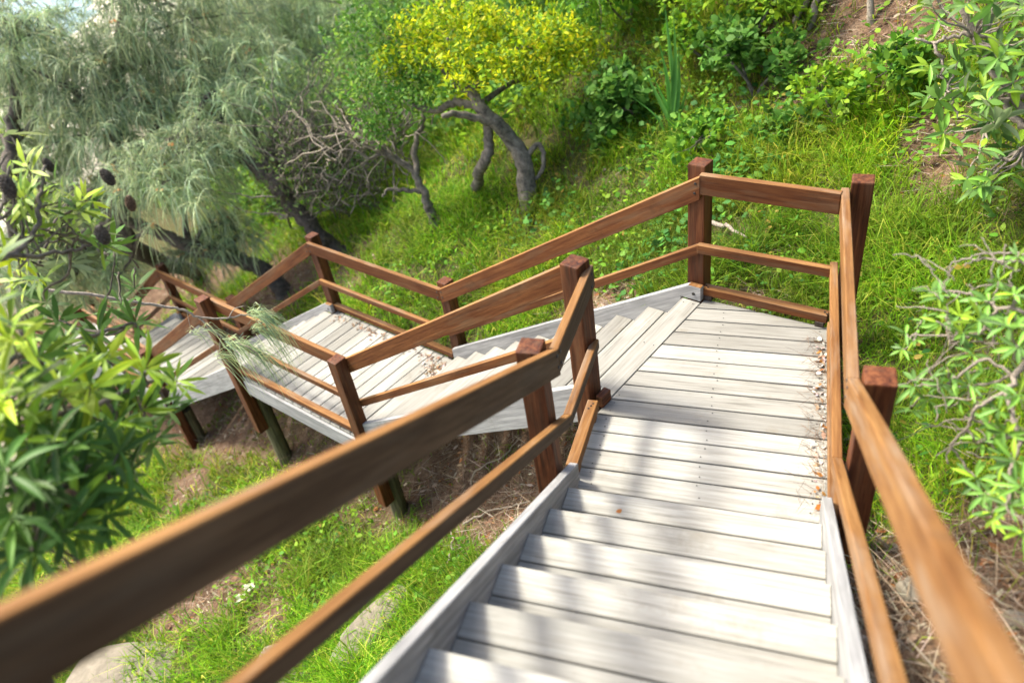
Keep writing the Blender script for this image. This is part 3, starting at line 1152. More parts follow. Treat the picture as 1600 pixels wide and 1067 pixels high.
def creeper():
    """low round-leaved plants in patches"""
    spots = [(960, 150, .7, 1), (1010, 120, .5, 1), (1050, 210, .5, 1), (930, 170, .4, 1), (1120, 130, .6, 0), (1160, 190, .55, 1), (1200, 240, .4, 1), (1000, 300, .45, 0), (1040, 400, .35, 1), (1010, 425, .3, 1),
             (960, 420, .3, 0), (880, 400, .4, 0), (850, 350, .4, 1), (740, 380, .45, 0), (1230, 170, .4, 0), (1300, 150, .4, 0), (1390, 250, .35, 0), (1130, 300, .3, 1), (1150, 260, .3, 1), (600, 470, .25, 0), (640, 440, .35, 0),
             (540, 800, .5, 0), (600, 850, .55, 0), (470, 870, .5, 0), (520, 930, .5, 0), (650, 800, .3, 0), (400, 900, .4, 0), (720, 860, .3, 0), (690, 910, .3, 0), (800, 780, .2, 1), (440, 500, .2, 0), (480, 470, .15, 0),
             (1500, 180, .4, 0), (1450, 120, .5, 0), (1240, 60, .8, 0), (1130, 40, 1.0, 0), (960, 50, 1.0, 0), (1420, 400, .15, 0), (350, 820, .5, 0), (240, 860, .5, 0), (1070, 330, .3, 1), (180, 700, .3, 0), (150, 745, .4, 0)]
    G = [[(.10, .18, .02), (.15, .21, .025), (.07, .14, .02)], [(.045, .115, .035), (.07, .15, .04), (.03, .085, .03), (.11, .18, .05)]]
    Ps, Cs, Ls = [], [], []
    for px, py, r, c in spots:
        h = hit(px, py)
        dd = np.linalg.norm(h - CP)
        n = int(420 * r * r * min(1.6, (7 / dd) ** 1.0) + 60)
        a = rng.uniform(0, 2 * np.pi, n)
        q = r * np.sqrt(rng.random(n)) * 1.15
        x, y = h[0] + q * np.cos(a), h[1] + q * np.sin(a)
        keep = ~on_stairs(x, y, .05)
        x, y, q = x[keep], y[keep], q[keep]
        z = ground(x, y) + rng.uniform(.03, .26, len(x)) * (1 - .5 * q / (r * 1.15)) * (1 + .3 * r)
        Ps.append(np.stack([x, y, z], 1))
        Cs.append(pick(G[c], len(x)))
        Ls.append(rng.uniform(.045, .085, len(x)) * (1.2 if c else .85))
    Pw, dw = scatter(42000, lambda x, y: np.clip(1 - bare(x, y), 0, 1) * np.clip(value_noise(x, y, .6, 61) * 1.6 - .4, 0, 1), 6.0)
    Pw = Pw[~on_stairs(Pw[:, 0], Pw[:, 1], .02)]
    Pw[:, 2] += rng.uniform(.03, .2, len(Pw))
    Ps.append(Pw)
    Cs.append(pick([(.05, .12, .03), (.09, .17, .03), (.035, .09, .03), (.14, .18, .03), (.2, .12, .04)], len(Pw)))
    Ls.append(rng.uniform(.03, .07, len(Pw)))
    P, C, L = np.concatenate(Ps), np.concatenate(Cs), np.concatenate(Ls)
    n = len(P)
    D = rand_dirs(n)
    D[:, 2] *= .4
    U = np.c_[rng.normal(0, .45, (n, 2)) + np.array([[-.3, -.1]]), np.ones(n)]
    o = put('ground_creeper', leaves(P, D, U, L, L * rng.uniform(.4, .85, n), C, .2, .4), 'leaf')
    tag(o, 'low broad-leaved weeds and creeper among the grass', 'weeds', kind='stuff')


def scrub():
    """far-off undergrowth that reads as one green mass"""
    n = 5200
    x = rng.uniform(-20, 8, n)
    y = rng.uniform(7, 30, n)
    z = ground(x, y)
    P = np.stack([x, y, z], 1)
    d = np.linalg.norm(P - CP, axis=1)
    k = in_view(P, 200, 200) & (d > 10.5) & (rng.random(n) < np.minimum(1, (15 / d)))
    rel = P[:, :2] - OR
    k &= ~((rel @ UV > 4) & (rel @ DV < 4.6))
    P = P[k]
    m = 46
    n = len(P)
    r = rng.uniform(.25, .7, n)
    Q = np.repeat(P, m, 0) + rand_dirs(n * m, .6) * np.repeat(r, m)[:, None] * rng.random((n * m, 1)) ** .5
    Q[:, 2] += np.repeat(r, m) * .5
    G = np.array([(.06, .12, .02), (.11, .17, .025), (.16, .21, .03), (.045, .10, .03)])
    C = np.repeat(G[rng.integers(0, 4, n)] * rng.uniform(.7, 1.3, (n, 1)), m, 0) * rng.uniform(.75, 1.25, (n * m, 1))
    L = rng.uniform(.08, .17, n * m)
    o = put('hillside_scrub', leaves(Q, rand_dirs(n * m, .3), np.c_[rng.normal(0, .6, (n * m, 2)), np.ones(n * m)], L, L * .45, C, .2), 'leaf')
    tag(o, 'far green undergrowth covering the upper hillside', 'scrub', kind='stuff')


scrub()
ngrass = grass()
litter()
creeper()


# ------------------------------------------------------------------ shrubs and trees
def bez(a, b, sag=0.0, n=4):
    a, b = np.asarray(a, float), np.asarray(b, float)
    t = np.linspace(0, 1, n)[:, None]
    p = a * (1 - t) + b * t
    p[:, 2] += (sag * 4 * t * (1 - t))[:, 0]
    p[1:-1] += rng.normal(size=(n - 2, 3)) * np.linalg.norm(b - a) * .05
    return p


def bush(name, label, cat, base, blobs, leafL, leafW, cols, nleaf, stem_mat='bark', stem_r=.02, tilt=.4, mat='leaf', twigs=14, droop=.25):
    """branching shrub: leaf clusters spread through several rounded clumps, on stems from one foot"""
    t = thing(name, tuple(base), label, cat)
    base = np.asarray(base, float)
    stems, P, D, C = [], [], [], []
    tot = sum(r ** 2 for _, r in blobs)
    for c, r in blobs:
        c = np.asarray(c, float)
        stems.append(tube(bez(base, c, .05), stem_r, stem_r * .45, 6))
        nt = max(3, int(twigs * r ** 2 / tot))
        n = int(nleaf * r ** 2 / tot)
        ncl = max(4, n // 9)
        cd = rand_dirs(ncl, .35)
        cp = c + cd * (r * rng.random((ncl, 1)) ** .45) * np.array([1, 1, .8])
        for k in range(min(nt, ncl)):
            stems.append(tube(bez(c - (c - base) * .15 * rng.random(), cp[k], .0, 3), stem_r * .4, stem_r * .12, 4, 3))
        k = rng.integers(0, ncl, n)
        P.append(cp[k] + rng.normal(0, leafL * .35, (n, 3)))
        dd = unit(cd[k] * .5 + rand_dirs(n, tilt))
        D.append(dd)
        C.append(pick(cols, n) * (0.8 + .4 * rng.random((ncl, 1)))[k])
    P, D, C = np.concatenate(P), np.concatenate(D), np.concatenate(C)
    n = len(P)
    U = np.c_[rng.normal(0, .6, (n, 2)), np.ones(n)]
    L = leafL * rng.uniform(.6, 1.25, n)
    put('stems', join(stems), stem_mat, t)
    put('foliage', leaves(P, D, U, L, L * leafW, C, droop), mat, t, 'stuff')
    return t


def gat(px, py):
    return hit(px, py)


def up_at(px, py, base):
    """point seen at px,py at the distance of a foot point"""
    return pix(px, py, np.linalg.norm(np.asarray(base) - CP))


# --- twisted tree in the middle with the yellow-green crown
def gnarled_tree():
    b = gat(828, 322)
    d0 = np.linalg.norm(b - CP)
    b[2] -= .08
    t = thing('gnarled_tree', tuple(b), 'gnarled leaning tree with a sunlit yellow-green crown, above the middle flight', 'tree')
    q = lambda x, y, k=0.0: pix(x, y, d0 + k)
    tr = [tube([b, q(822, 290), q(818, 255), q(800, 220), q(772, 190, -.1), q(748, 165, -.1), q(735, 140, 0)], .115, .055, 10, 6, .004, .2),
          tube([q(748, 165, -.1), q(715, 160, .1), q(680, 172, .2), q(640, 165, .3)], .06, .03, 7, 5, .01),
          tube([q(772, 190, -.1), q(720, 180, -.2), q(690, 182, -.3)], .05, .025, 7, 5, .01),
          tube([q(818, 252), q(838, 225), q(850, 245), q(844, 272), q(828, 284)], .035, .02, 7, 5, .006),
          tube([q(740, 150), q(700, 120, .2), q(690, 90, .3), q(700, 60, .4)], .05, .02, 6),
          tube([q(735, 140), q(770, 110, .2), q(800, 80, .3), q(850, 75, .4)], .05, .018, 6),
          tube([q(748, 165), q(800, 130, .5), q(840, 120, .6), q(880, 100, .6)], .04, .015, 6)]
    put('trunk', join(tr), 'bark', t)
    b2 = gat(742, 298)
    b2[2] -= .05
    put('trunk', tube([b2, q(752, 262, .05), q(764, 225, .05), q(758, 185, .05), q(750, 160, 0)], .065, .05, 9, 6, .01, .2), 'bark', t)
    blobs = [(700, 95, .3, .55), (760, 70, .2, .5), (660, 75, .5, .4), (830, 85, .3, .5), (880, 95, .5, .38), (740, 110, -.1, .4), (800, 110, 0, .42), (870, 70, .6, .35), (720, 45, .5, .4), (905, 85, .7, .3), (640, 105, .4, .35), (790, 50, .6, .4)]
    P, C, D = [], [], []
    for x, y, k, r in blobs:
        c = q(x, y, k)
        n = int(1700 * r * r / .25 * .6)
        ncl = 26
        dr = rand_dirs(ncl, .3)
        cp = c + dr * r * (.35 + 1.0 * rng.random((ncl, 1))) * np.array([1, 1, .75])
        kk = rng.integers(0, ncl, n)
        P.append(cp[kk] + rng.normal(0, .06, (n, 3)))
        D.append(rand_dirs(n, .5))
        C.append(pick([(.27, .29, .012), (.34, .32, .014), (.15, .21, .015), (.38, .30, .02), (.08, .13, .02)], n))
    for x, y, k, r in ((600, 60, .6, .5), (560, 120, .5, .5), (620, 130, .4, .45), (650, 140, .2, .35), (560, 40, .8, .5), (590, 190, .4, .3)):
        c = q(x, y, k)
        n = 520
        dr = rand_dirs(24)
        cp = c + dr * r * rng.random((24, 1)) ** .5
        kk = rng.integers(0, 24, n)
        P.append(cp[kk] + rng.normal(0, .06, (n, 3)))
        D.append(rand_dirs(n, .3))
        C.append(pick([(.05, .11, .03), (.08, .15, .04), (.12, .17, .05)], n))
    P, C, D = map(np.concatenate, (P, C, D))
    n = len(P)
    U = np.c_[rng.normal(0, .7, (n, 2)), np.ones(n)]
    L = rng.uniform(.04, .09, n)
    put('crown', leaves(P, D, U, L, L * .42, C, .2), 'leaf', t, 'stuff')


def dead_branch():
    b = gat(684, 362)
    d0 = np.linalg.norm(b - CP)
    q = lambda x, y, k=0.0: pix(x, y, d0 + k)
    t = thing('dead_tree', tuple(b), 'leafless dark twisted tree left of the gnarled trunk', 'tree')
    parts = [tube([b - [0, 0, .1], q(668, 325), q(658, 290), q(640, 262), q(605, 240), q(572, 222), q(540, 200, .2)], .075, .022, 8, 6, .012, .2),
             tube([q(652, 280), q(648, 235), q(658, 200), q(665, 165, .1), q(640, 130, .2)], .045, .02, 7, 6, .012),
             tube([q(660, 300), q(630, 298), q(606, 296), q(598, 308)], .032, .015, 6, 5, .01),
             tube([q(684, 338), q(684, 352), q(670, 366), q(656, 366)], .03, .014, 6, 5, .006),
             tube([q(670, 366), q(662, 378)], .014, .008, 5, 3),
             tube([q(605, 240), q(580, 246), q(545, 235), q(520, 240)], .022, .01, 5, 5, .01)]
    put('trunk', join(parts), 'bark', t)
    tw = []
    starts = [(540, 200), (572, 222), (605, 240), (640, 130), (660, 200), (520, 240), (560, 215)]
    for k in range(46):
        x, y = starts[rng.integers(len(starts))]
        a = q(x + rng.uniform(-15, 15), y + rng.uniform(-12, 12), rng.uniform(-.1, .2))
        e = q(x + rng.uniform(-90, 60), y + rng.uniform(-90, 60), rng.uniform(-.4, .8))
        tw.append(tube(bez(a, e, .02, 4), .010, .004, 4, 3, .012))
    put('twigs', join(tw), 'twig', t)


def brush():
    b = gat(470, 352)
    d0 = np.linalg.norm(gat(545, 398) - CP) - .5
    t = thing('bare_shrub', tuple(b), 'tangle of bare grey twigs behind the far corner post', 'shrub')
    tw = []
    for k in range(300):
        x0, y0 = rng.uniform(430, 640), rng.uniform(190, 345)
        a = pix(x0, y0, d0 + rng.uniform(-.5, 1.2))
        e = pix(x0 + rng.normal(0, 60), y0 - abs(rng.normal(60, 45)), d0 + rng.uniform(-.6, 1.4))
        tw.append(tube(bez(a, e, .03, 4), .012, .004, 4, 3, .02))
    for k in range(10):
        e = pix(rng.uniform(430, 590), rng.uniform(130, 280), d0 + rng.uniform(-.3, .8))
        tw.append(tube(bez(b + rng.normal(0, .15, 3) * [1, 1, 0], e, .05, 5), .028, .01, 6, 4, .02))
    put('twigs', join(tw), 'bark', t)
    n = 4200
    P = np.array([pix(rng.uniform(400, 600), rng.uniform(90, 330), d0 + rng.uniform(-.3, 1.5)) for _ in range(n)])
    L = rng.uniform(.04, .09, n)
    put('foliage', leaves(P, rand_dirs(n), np.c_[rng.normal(0, .6, (n, 2)), np.ones(n)], L, L * .35, pick([(.09, .12, .065), (.14, .155, .09), (.06, .10, .04)], n), .2), 'leaf', t, 'stuff')


def spray(P0, nper, L, col, spread=.75, sag=(.35, .9), wid=.0075, up=.25, main=None):
    n = len(P0) * nper
    P = np.repeat(P0, nper, 0) + rng.normal(0, .02, (n, 3))
    D = rand_dirs(n, up) * spread
    if main is not None:
        D = D + np.repeat(main, nper, 0)
    D = unit(D)
    Ln = L * rng.uniform(.5, 1.2, n)
    return needles(P, D, Ln, wid * rng.uniform(.7, 1.3, n), pick(col, n), rng.uniform(*sag, n))


OAK = [(.115, .150, .085), (.165, .190, .105), (.085, .115, .070), (.215, .225, .125), (.13, .15, .10)]


def she_oak(label, foot, trunk, limbs, mops, r0):
    """drooping needle-leaved tree: limbs carry rounded mops of hanging needles"""
    t = thing('needle_tree', tuple(foot), label, 'tree')
    w = [tube(trunk, r0, r0 * .4, 9, 6, .02, .18)]
    for l in limbs:
        w.append(tube(l, r0 * .42, r0 * .12, 6, 5, .02))
    nd = []
    tp = np.asarray(trunk, float)
    ts = np.array(TO_SUN)
    lit = [np.array([*SW(a_, b_), z_]) for a_, b_, z_ in ((3.2, .6, Z2), (4.6, .6, Z2), (3.9, .6, Z2), (6.2, .6, -2.6), (7.8, .3, Z3), (8.6, .6, Z3), (9.4, .8, Z3), (8.6, 0, Z3), (1.5, .6, -.9))]
    for c, r in mops:
        c = np.asarray(c, float)
        vd = unit(c - CP)
        for _ in range(60):                       # keep the open landings in the sun
            if all((c - l) @ ts < 0 or np.linalg.norm((c - l) - ts * ((c - l) @ ts)) > r + .35 for l in lit): break
            c = c + vd * .15
        k = np.argmin(np.linalg.norm(tp - c, axis=1))
        w.append(tube(bez(tp[k], c, .12), r0 * .3, r0 * .1, 5, 4, .02))
        ns = int(62 * r * r) + 16
        dr = rand_dirs(ns, .55)
        p = c + dr * (r * rng.random((ns, 1)) ** .4) * np.array([1, 1, .75])
        for j in range(min(9, ns)):
            w.append(tube(bez(c, p[j], .04, 3), r0 * .1, r0 * .03, 4, 3, .01))
        tone = rng.uniform(.6, 1.35)
        nd.append(spray(p, 22, .46, np.array(OAK) * tone, .7, (.35, 1.0), .0105, .3, dr * .5))
        # rusty cones and dead tips
        m = max(3, int(7 * r))
        pc = p[rng.integers(0, ns, m)]
        nd.append(spray(pc, 4, .07, [(.26, .13, .06), (.2, .11, .05)], 1, (.1, .2), .03))
    put('trunk', join(w), 'bark_dark', t)
    put('foliage', join(nd), 'needle', t, 'stuff')
    return t


def she_oaks():
    b1 = gat(545, 398)
    d1 = np.linalg.norm(b1 - CP)
    q = lambda x, y, k=0.0: pix(x, y, d1 + k)
    she_oak('drooping grey-green needle tree leaning left from a dark trunk behind the far corner post', b1,
            [b1 - [0, 0, .1], q(500, 372), q(460, 325), q(425, 285), q(390, 255, .2), q(340, 225, .3), q(300, 200, .4)],
            [[q(425, 285), q(400, 210, .5), q(390, 140, .8)], [q(560, 392), q(590, 385, .1), q(530, 395)]],
            [(q(270, 285, .0), .85), (q(330, 265, .2), .6), (q(225, 270, .2), .6), (q(380, 130, .9), 1.0), (q(300, 235, -.1), .55), (q(350, 190, .5), .7)], .15)
    b2 = gat(445, 460)
    d2 = np.linalg.norm(b2 - CP)
    p = lambda x, y, k=0.0: pix(x, y, d2 + k)
    she_oak('needle tree whose dark trunk slants up left behind the far landing', b2,
            [b2 - [0, 0, .1], p(420, 430), p(370, 405), p(300, 385, -.1), p(230, 358, -.2), p(180, 335, -.3), p(130, 300, -.3)],
            [[p(300, 385), p(285, 330, .2), p(280, 290, .4)]],
            [(p(372, 372, -.2), .42), (p(330, 395, -.1), .38), (p(120, 320, -.2), .6), (p(60, 390, -.6), .65), (p(120, 430, -1.2), .55), (p(30, 440, -1.4), .5), (p(185, 430, -1.0), .32), (p(290, 400, .3), .35), (p(345, 350, 0), .3)], .14)
    b3 = gat(250, 560)
    b3 = np.array([*SW(13.5, 3.4), 0])
    b3[2] = ground(b3[0], b3[1])
    d3 = 14.0
    g = lambda x, y, k=0.0: pix(x, y, d3 + k)
    she_oak('large pale needle tree filling the upper left background', b3,
            [b3 - [0, 0, .2], g(200, 380), g(190, 280), g(175, 180), g(185, 90), g(195, 0)],
            [[g(190, 280), g(240, 200), g(300, 130)], [g(175, 180), g(110, 140), g(50, 110)]],
            [(g(110, 170), 1.25), (g(230, 90), 1.35), (g(190, 210), 1.3), (g(300, 30), 1.3), (g(60, 230), 1.1), (g(330, 120, .5), 1.2), (g(250, 170), 1.1), (g(150, 120), 1.0), (g(20, 130), 1.0), (g(220, 0), 1.1), (g(100, 300), 1.0)], .17)
    b4 = np.array([*SW(13.0, 8.5), 0])
    b4[2] = ground(b4[0], b4[1])
    d4 = 16.5
    h = lambda x, y, k=0.0: pix(x, y, d4 + k)
    she_oak('tall needle tree at the top edge left of the yellow crown', b4,
            [b4 - [0, 0, .2], h(440, 250), h(430, 150), h(430, 60), h(425, -30)],
            [[h(430, 150), h(480, 100), h(520, 60)]],
            [(h(420, 60), 1.4), (h(360, 20), 1.2), (h(480, 60), 1.2), (h(450, 130), 1.1), (h(400, 170, .5), 1.2), (h(500, 0), 1.2)], .17)
    b5 = np.array([*SW(15.5, -.5), 0])
    b5[2] = ground(b5[0], b5[1])
    d5 = 14.5
    k5 = lambda x, y, k=0.0: pix(x, y, d5 + k)
    she_oak('dark needle tree at the left edge above the cone-bearing shrub', b5,
            [b5 - [0, 0, .2], k5(20, 330), k5(15, 230), k5(25, 150), k5(20, 40)],
            [[k5(15, 230), k5(60, 180), k5(80, 120)]],
            [(k5(15, 60), 1.0), (k5(60, 60), .8), (k5(10, 280), 1.0), (k5(70, 340), .9), (k5(-30, 180), 1.2), (k5(150, 340), .8), (k5(50, 420, 1), 1.0), (k5(150, 420, 1), .9)], .15)


def hanging_twig():
    d = 6.4
    q = lambda x, y, k=0.0: pix(x, y, d + k)
    t = thing('needle_branch', tuple(q(120, 470)), 'pale hanging twig with drooping needle sprays in front of the lower landing', 'branch')
    st = [tube([q(60, 452, .1), q(150, 462), q(236, 476), q(267, 481), q(292, 486), q(311, 496), q(355, 497), q(380, 492), q(398, 494)], .014, .006, 6, 6, .003),
          tube([q(311, 497), q(331, 517), q(355, 530), q(385, 541, -.1), q(405, 556, -.1)], .008, .004, 5, 5, .003),
          tube([q(358, 496), q(366, 483), q(382, 478)], .005, .003, 5, 4),
          tube([q(345, 524), q(343, 545), q(340, 560)], .004, .002, 4, 3),
          tube([q(292, 486), q(296, 505), q(300, 520)], .003, .002, 4, 3)]
    put('twig', join(st), 'bark_pale', t)
    tips = [(392, 488, .34, 34), (400, 494, .36, 40), (410, 496, .3, 26), (396, 512, .34, 34), (408, 520, .3, 26), (352, 534, .32, 30), (360, 540, .34, 30), (392, 545, .32, 30), (402, 556, .34, 30), (340, 556, .3, 22), (300, 520, .3, 14), (322, 512, .3, 12), (378, 536, .3, 20)]
    nd = []
    for x, y, L, n in tips:
        p = np.repeat(q(x, y, rng.uniform(-.08, .08))[None], 1, 0)
        mainv = RC[0] * .45 - RC[1] * .1 + np.array([0, 0, .1])
        nd.append(spray(p, int(n * 1.25), L * 1.05, [(.13, .165, .10), (.19, .215, .12), (.045, .07, .05), (.26, .28, .16)], .36, (.8, 1.3), 0.0050, .15, mainv[None]))
    put('foliage', join(nd), 'needle', t, 'stuff')


LEAFMESH = {}


def leaf_mesh(kind, k):
    key = (kind, k)
    if key not in LEAFMESH:
        pal = {'dark': (.035, .085, .022), 'mid': (.06, .125, .028), 'new': (.23, .30, .03), 'lime': (.15, .235, .028), 'blue': (.075, .15, .055), 'old': (.34, .15, .03), 'fresh': (.10, .20, .05)}[kind]
        c = np.array(pal) * (1 + .35 * (k - 1))
        n = 9
        t = np.linspace(0, 1, n)
        w = np.array([.12, .34, .62, .85, .98, 1.0, .86, .52, .06]) * .5
        bend = [.10, .22, .35][k]
        V, Fx, Cc = [], [], []
        for j in range(n):
            z = -bend * t[j] ** 2
            for sx, dz in ((-1, .13), (0, 0), (1, .13)):
                V.append((t[j], sx * w[j], z + dz * w[j] * 1.2))
                Cc.append(c * (1.0 if sx else 1.35))
        tot, idx = [], []
        for j in range(n - 1):
            a = j * 3
            for e in (0, 1):
                idx += [a + e, a + 3 + e, a + 4 + e, a + 1 + e]
                tot.append(4)
        V = np.array(V)
        LEAFMESH[key] = raw_mesh('leaf', V, np.array(tot), np.array(idx), np.array(Cc), 'banksia')
    return LEAFMESH[key]


def whorl(t, tip, axis, n, L, wid, kinds, out, elev=(.1, .7)):
    """a rosette of stiff leaves round a stem tip; the nearest become objects of their own"""
    ax = unit(np.asarray(axis, float))
    x = unit(np.cross(ax, [0.3, .9, .2]))
    y = np.cross(ax, x)
    for k in range(n):
        a = 2 * np.pi * (k * .382 + rng.uniform(-.05, .05))
        el = rng.uniform(*elev)
        d = unit((x * np.cos(a) + y * np.sin(a)) * math.cos(el) + ax * math.sin(el))
        up = unit(ax - d * np.dot(ax, d) + rng.normal(0, .15, 3))
        s = unit(np.cross(up, d))
        up = np.cross(d, s)
        p = np.asarray(tip) + ax * rng.uniform(-.05, .02) * L / .15
        l = L * rng.uniform(.65, 1.15)
        out.append((p, d, s, up, l, wid * rng.uniform(.8, 1.2), kinds[rng.integers(len(kinds))], int(rng.integers(3))))


def place_leaves(t, out, maxobj):
    out = sorted(out, key=lambda o: -(o[4] / np.linalg.norm(o[0] - CP)) * (1 if in_view(o[0], 0, 0) else .01))
    for p, d, s, up, l, w, kind, k in out[:maxobj]:
        o = bpy.data.objects.new('leaf', leaf_mesh(kind, k))
        mw = Matrix(((d[0] * l, s[0] * w, up[0] * l, p[0]), (d[1] * l, s[1] * w, up[1] * l, p[1]), (d[2] * l, s[2] * w, up[2] * l, p[2]), (0, 0, 0, 1)))
        child(o, t, mw)
    rest = out[maxobj:]
    if rest:
        P, D, Sd, Up = (np.array([r[i] for r in rest]) for i in range(4))
        L = np.array([r[4] for r in rest])
        W_ = np.array([r[5] for r in rest])
        base = {'dark': (.035, .085, .022), 'mid': (.06, .125, .028), 'new': (.23, .30, .03), 'lime': (.15, .235, .028), 'blue': (.075, .15, .055), 'old': (.34, .15, .03), 'fresh': (.10, .20, .05)}
        C = np.array([base[r[6]] for r in rest]) * (1 + rng.uniform(-.3, .3, (len(rest), 1)))
        put('foliage', leaves(P, D, Up, L, W_, C, .25, .45), 'banksia', t, 'stuff')


def cone_mesh():
    V, tot, idx = [], [], []
    nr, ns = 17, 18
    for j in range(nr):
        f = j / (nr - 1)
        r = .5 * math.sin(math.pi * (.06 + .88 * f)) ** .55
        for k in range(ns):
            a = 2 * math.pi * (k + .5 * (j % 2)) / ns
            rr = r * (1.22 if (k % 2) == ((j // 2) % 2) else .8) * (1.05 if j % 2 else .95)
            V.append((rr * math.cos(a), rr * math.sin(a), f * 2.0))
    for j in range(nr - 1):
        for k in range(ns):
            idx += [j * ns + k, j * ns + (k + 1) % ns, (j + 1) * ns + (k + 1) % ns, (j + 1) * ns + k]
            tot.append(4)
    idx += list(range(ns))[::-1] + [(nr - 1) * ns + k for k in range(ns)]
    tot += [ns, ns]
    return np.array(V), np.array(tot), np.array(idx), None


def cone_shrub():
    foot = np.array([-3.6, .6, 0.0])
    foot[2] = ground(foot[0], foot[1])
    t = thing('banksia_shrub', tuple(foot), 'large shrub at left with stiff green leaf rosettes and dark woody cones', 'shrub')
    q = pix
    st, out = [], []
    hub1, hub2, hub3 = q(-40, 620, 3.3), q(-60, 840, 2.9), q(-60, 420, 3.8)
    st.append(tube([foot - [0, 0, .1], foot * .5 + hub2 * .5, hub2, hub1, hub3], .07, .03, 9, 6, .02))
    # main boughs that show
    b1 = [hub1, q(20, 660, 3.2), q(90, 645, 3.2), q(150, 632, 3.25), q(215, 605, 3.4), q(250, 590, 3.5)]
    b2 = [hub3, q(10, 400, 3.9), q(45, 375, 4.0), q(62, 340, 4.0), q(62, 300, 4.1), q(75, 255, 4.2)]
    b3 = [q(10, 400, 3.9), q(60, 398, 4.0), q(120, 390, 4.1), q(150, 380, 4.1)]
    b4 = [hub2, q(30, 800, 2.9), q(90, 770, 3.0), q(140, 730, 3.1)]
    b5 = [hub1, q(20, 560, 3.6), q(90, 540, 3.8), q(160, 520, 4.0), q(205, 505, 4.2)]
    b6 = [hub3, q(-10, 340, 3.9), q(10, 300, 4.0), q(15, 260, 4.0)]
    for b, r in ((b1, .016), (b2, .016), (b3, .012), (b4, .02), (b5, .014), (b6, .012)):
        st.append(tube(b, r, r * .45, 7, 5, .006))
    # rosettes that can be told apart: x, y, distance, leaves, leaf length, kinds
    R_ = [(140, 605, 3.15, 13, .175, ['new', 'new', 'lime', 'mid']), (225, 580, 3.4, 12, .16, ['new', 'lime', 'mid']), (60, 560, 3.2, 12, .17, ['new', 'lime', 'mid']), (10, 620, 3.0, 13, .18, ['new', 'new', 'lime']),
          (165, 560, 3.5, 11, .15, ['lime', 'mid', 'new']), (15, 505, 3.3, 11, .16, ['new', 'new', 'lime', 'lime']), (20, 530, 3.1, 9, .17, ['new', 'lime']), (95, 610, 3.1, 11, .17, ['mid', 'lime', 'new']),
          (275, 595, 3.6, 11, .12, ['mid', 'fresh', 'lime']), (262, 640, 3.5, 11, .14, ['dark', 'mid']), (220, 640, 3.4, 12, .15, ['dark', 'mid', 'lime']), (180, 660, 3.3, 12, .15, ['mid', 'dark', 'lime']),
          (152, 520, 4.2, 13, .17, ['mid', 'fresh', 'dark']), (92, 500, 4.2, 12, .16, ['dark', 'mid']), (210, 505, 4.3, 12, .15, ['mid', 'fresh']), (70, 470, 4.4, 10, .15, ['dark', 'mid']), (110, 540, 4.0, 11, .15, ['dark', 'mid']),
          (40, 690, 3.0, 13, .17, ['mid', 'dark', 'lime']), (100, 700, 3.1, 12, .16, ['dark', 'mid']), (150, 700, 3.2, 12, .15, ['dark', 'mid']), (60, 760, 2.9, 13, .18, ['dark', 'dark', 'mid']), (120, 760, 3.0, 12, .17, ['dark', 'mid']),
          (20, 810, 2.8, 13, .18, ['dark', 'mid']), (100, 830, 2.9, 12, .17, ['dark', 'dark', 'mid']), (165, 800, 3.0, 11, .15, ['dark', 'mid']), (50, 860, 2.8, 12, .17, ['dark', 'mid']), (10, 740, 2.8, 12, .18, ['dark', 'mid']),
          (190, 740, 3.2, 10, .15, ['dark', 'mid']), (235, 690, 3.4, 10, .14, ['dark', 'mid'])]
    for x, y, d, n, L, kinds in R_:
        tip = q(x, y, d)
        ax = unit(np.array([.25, -.15, 1.0]) + rng.normal(0, .3, 3) - ray(x, y) * .5)
        whorl(t, tip, ax, n + 4, L, L * .155, kinds, out, (.0, .8))
        near = min((np.asarray(p) for b in (b1, b2, b3, b4, b5) for p in smooth_path(b, 4)), key=lambda p: np.linalg.norm(p - tip))
        st.append(tube(bez(near, tip, -.03, 4), .008, .004, 5, 3, .004))
    # rosettes filling the body of the shrub
    body = [(60, 710, 3.25, .38, 15, ['dark', 'mid', 'lime']), (70, 800, 3.15, .33, 14, ['dark', 'mid']), (150, 640, 3.6, .3, 9, ['dark', 'mid']), (-60, 600, 3.3, .5, 14, ['mid', 'lime']),
            (30, 640, 3.5, .4, 11, ['mid', 'lime']), (60, 310, 4.3, .42, 11, ['lime', 'new']), (20, 380, 4.2, .42, 10, ['lime', 'mid']), (110, 360, 4.4, .3, 6, ['lime', 'new']), (130, 400, 4.3, .25, 4, ['mid', 'lime']), (10, 260, 4.3, .3, 6, ['lime', 'new']),
            (190, 410, 4.6, .25, 6, ['mid', 'blue'])]
    for x, y, d, r, n, kinds in body:
        c = q(x, y, d)
        for k in range(n):
            tip = c + rand_dirs(1, .2)[0] * r * rng.random() ** .5
            L = rng.uniform(.12, .17)
            whorl(t, tip, unit(np.array([0, 0, .8]) + rng.normal(0, .5, 3)), int(rng.integers(9, 13)), L, L * .155, kinds, out, (-.1, .8))
            st.append(tube(bez(c + rng.normal(0, .08, 3), tip, 0, 3), .007, .004, 4, 3, .004))
    put('stems', join(st), 'bark', t)
    place_leaves(t, out, 290)
    cm = cone_mesh()
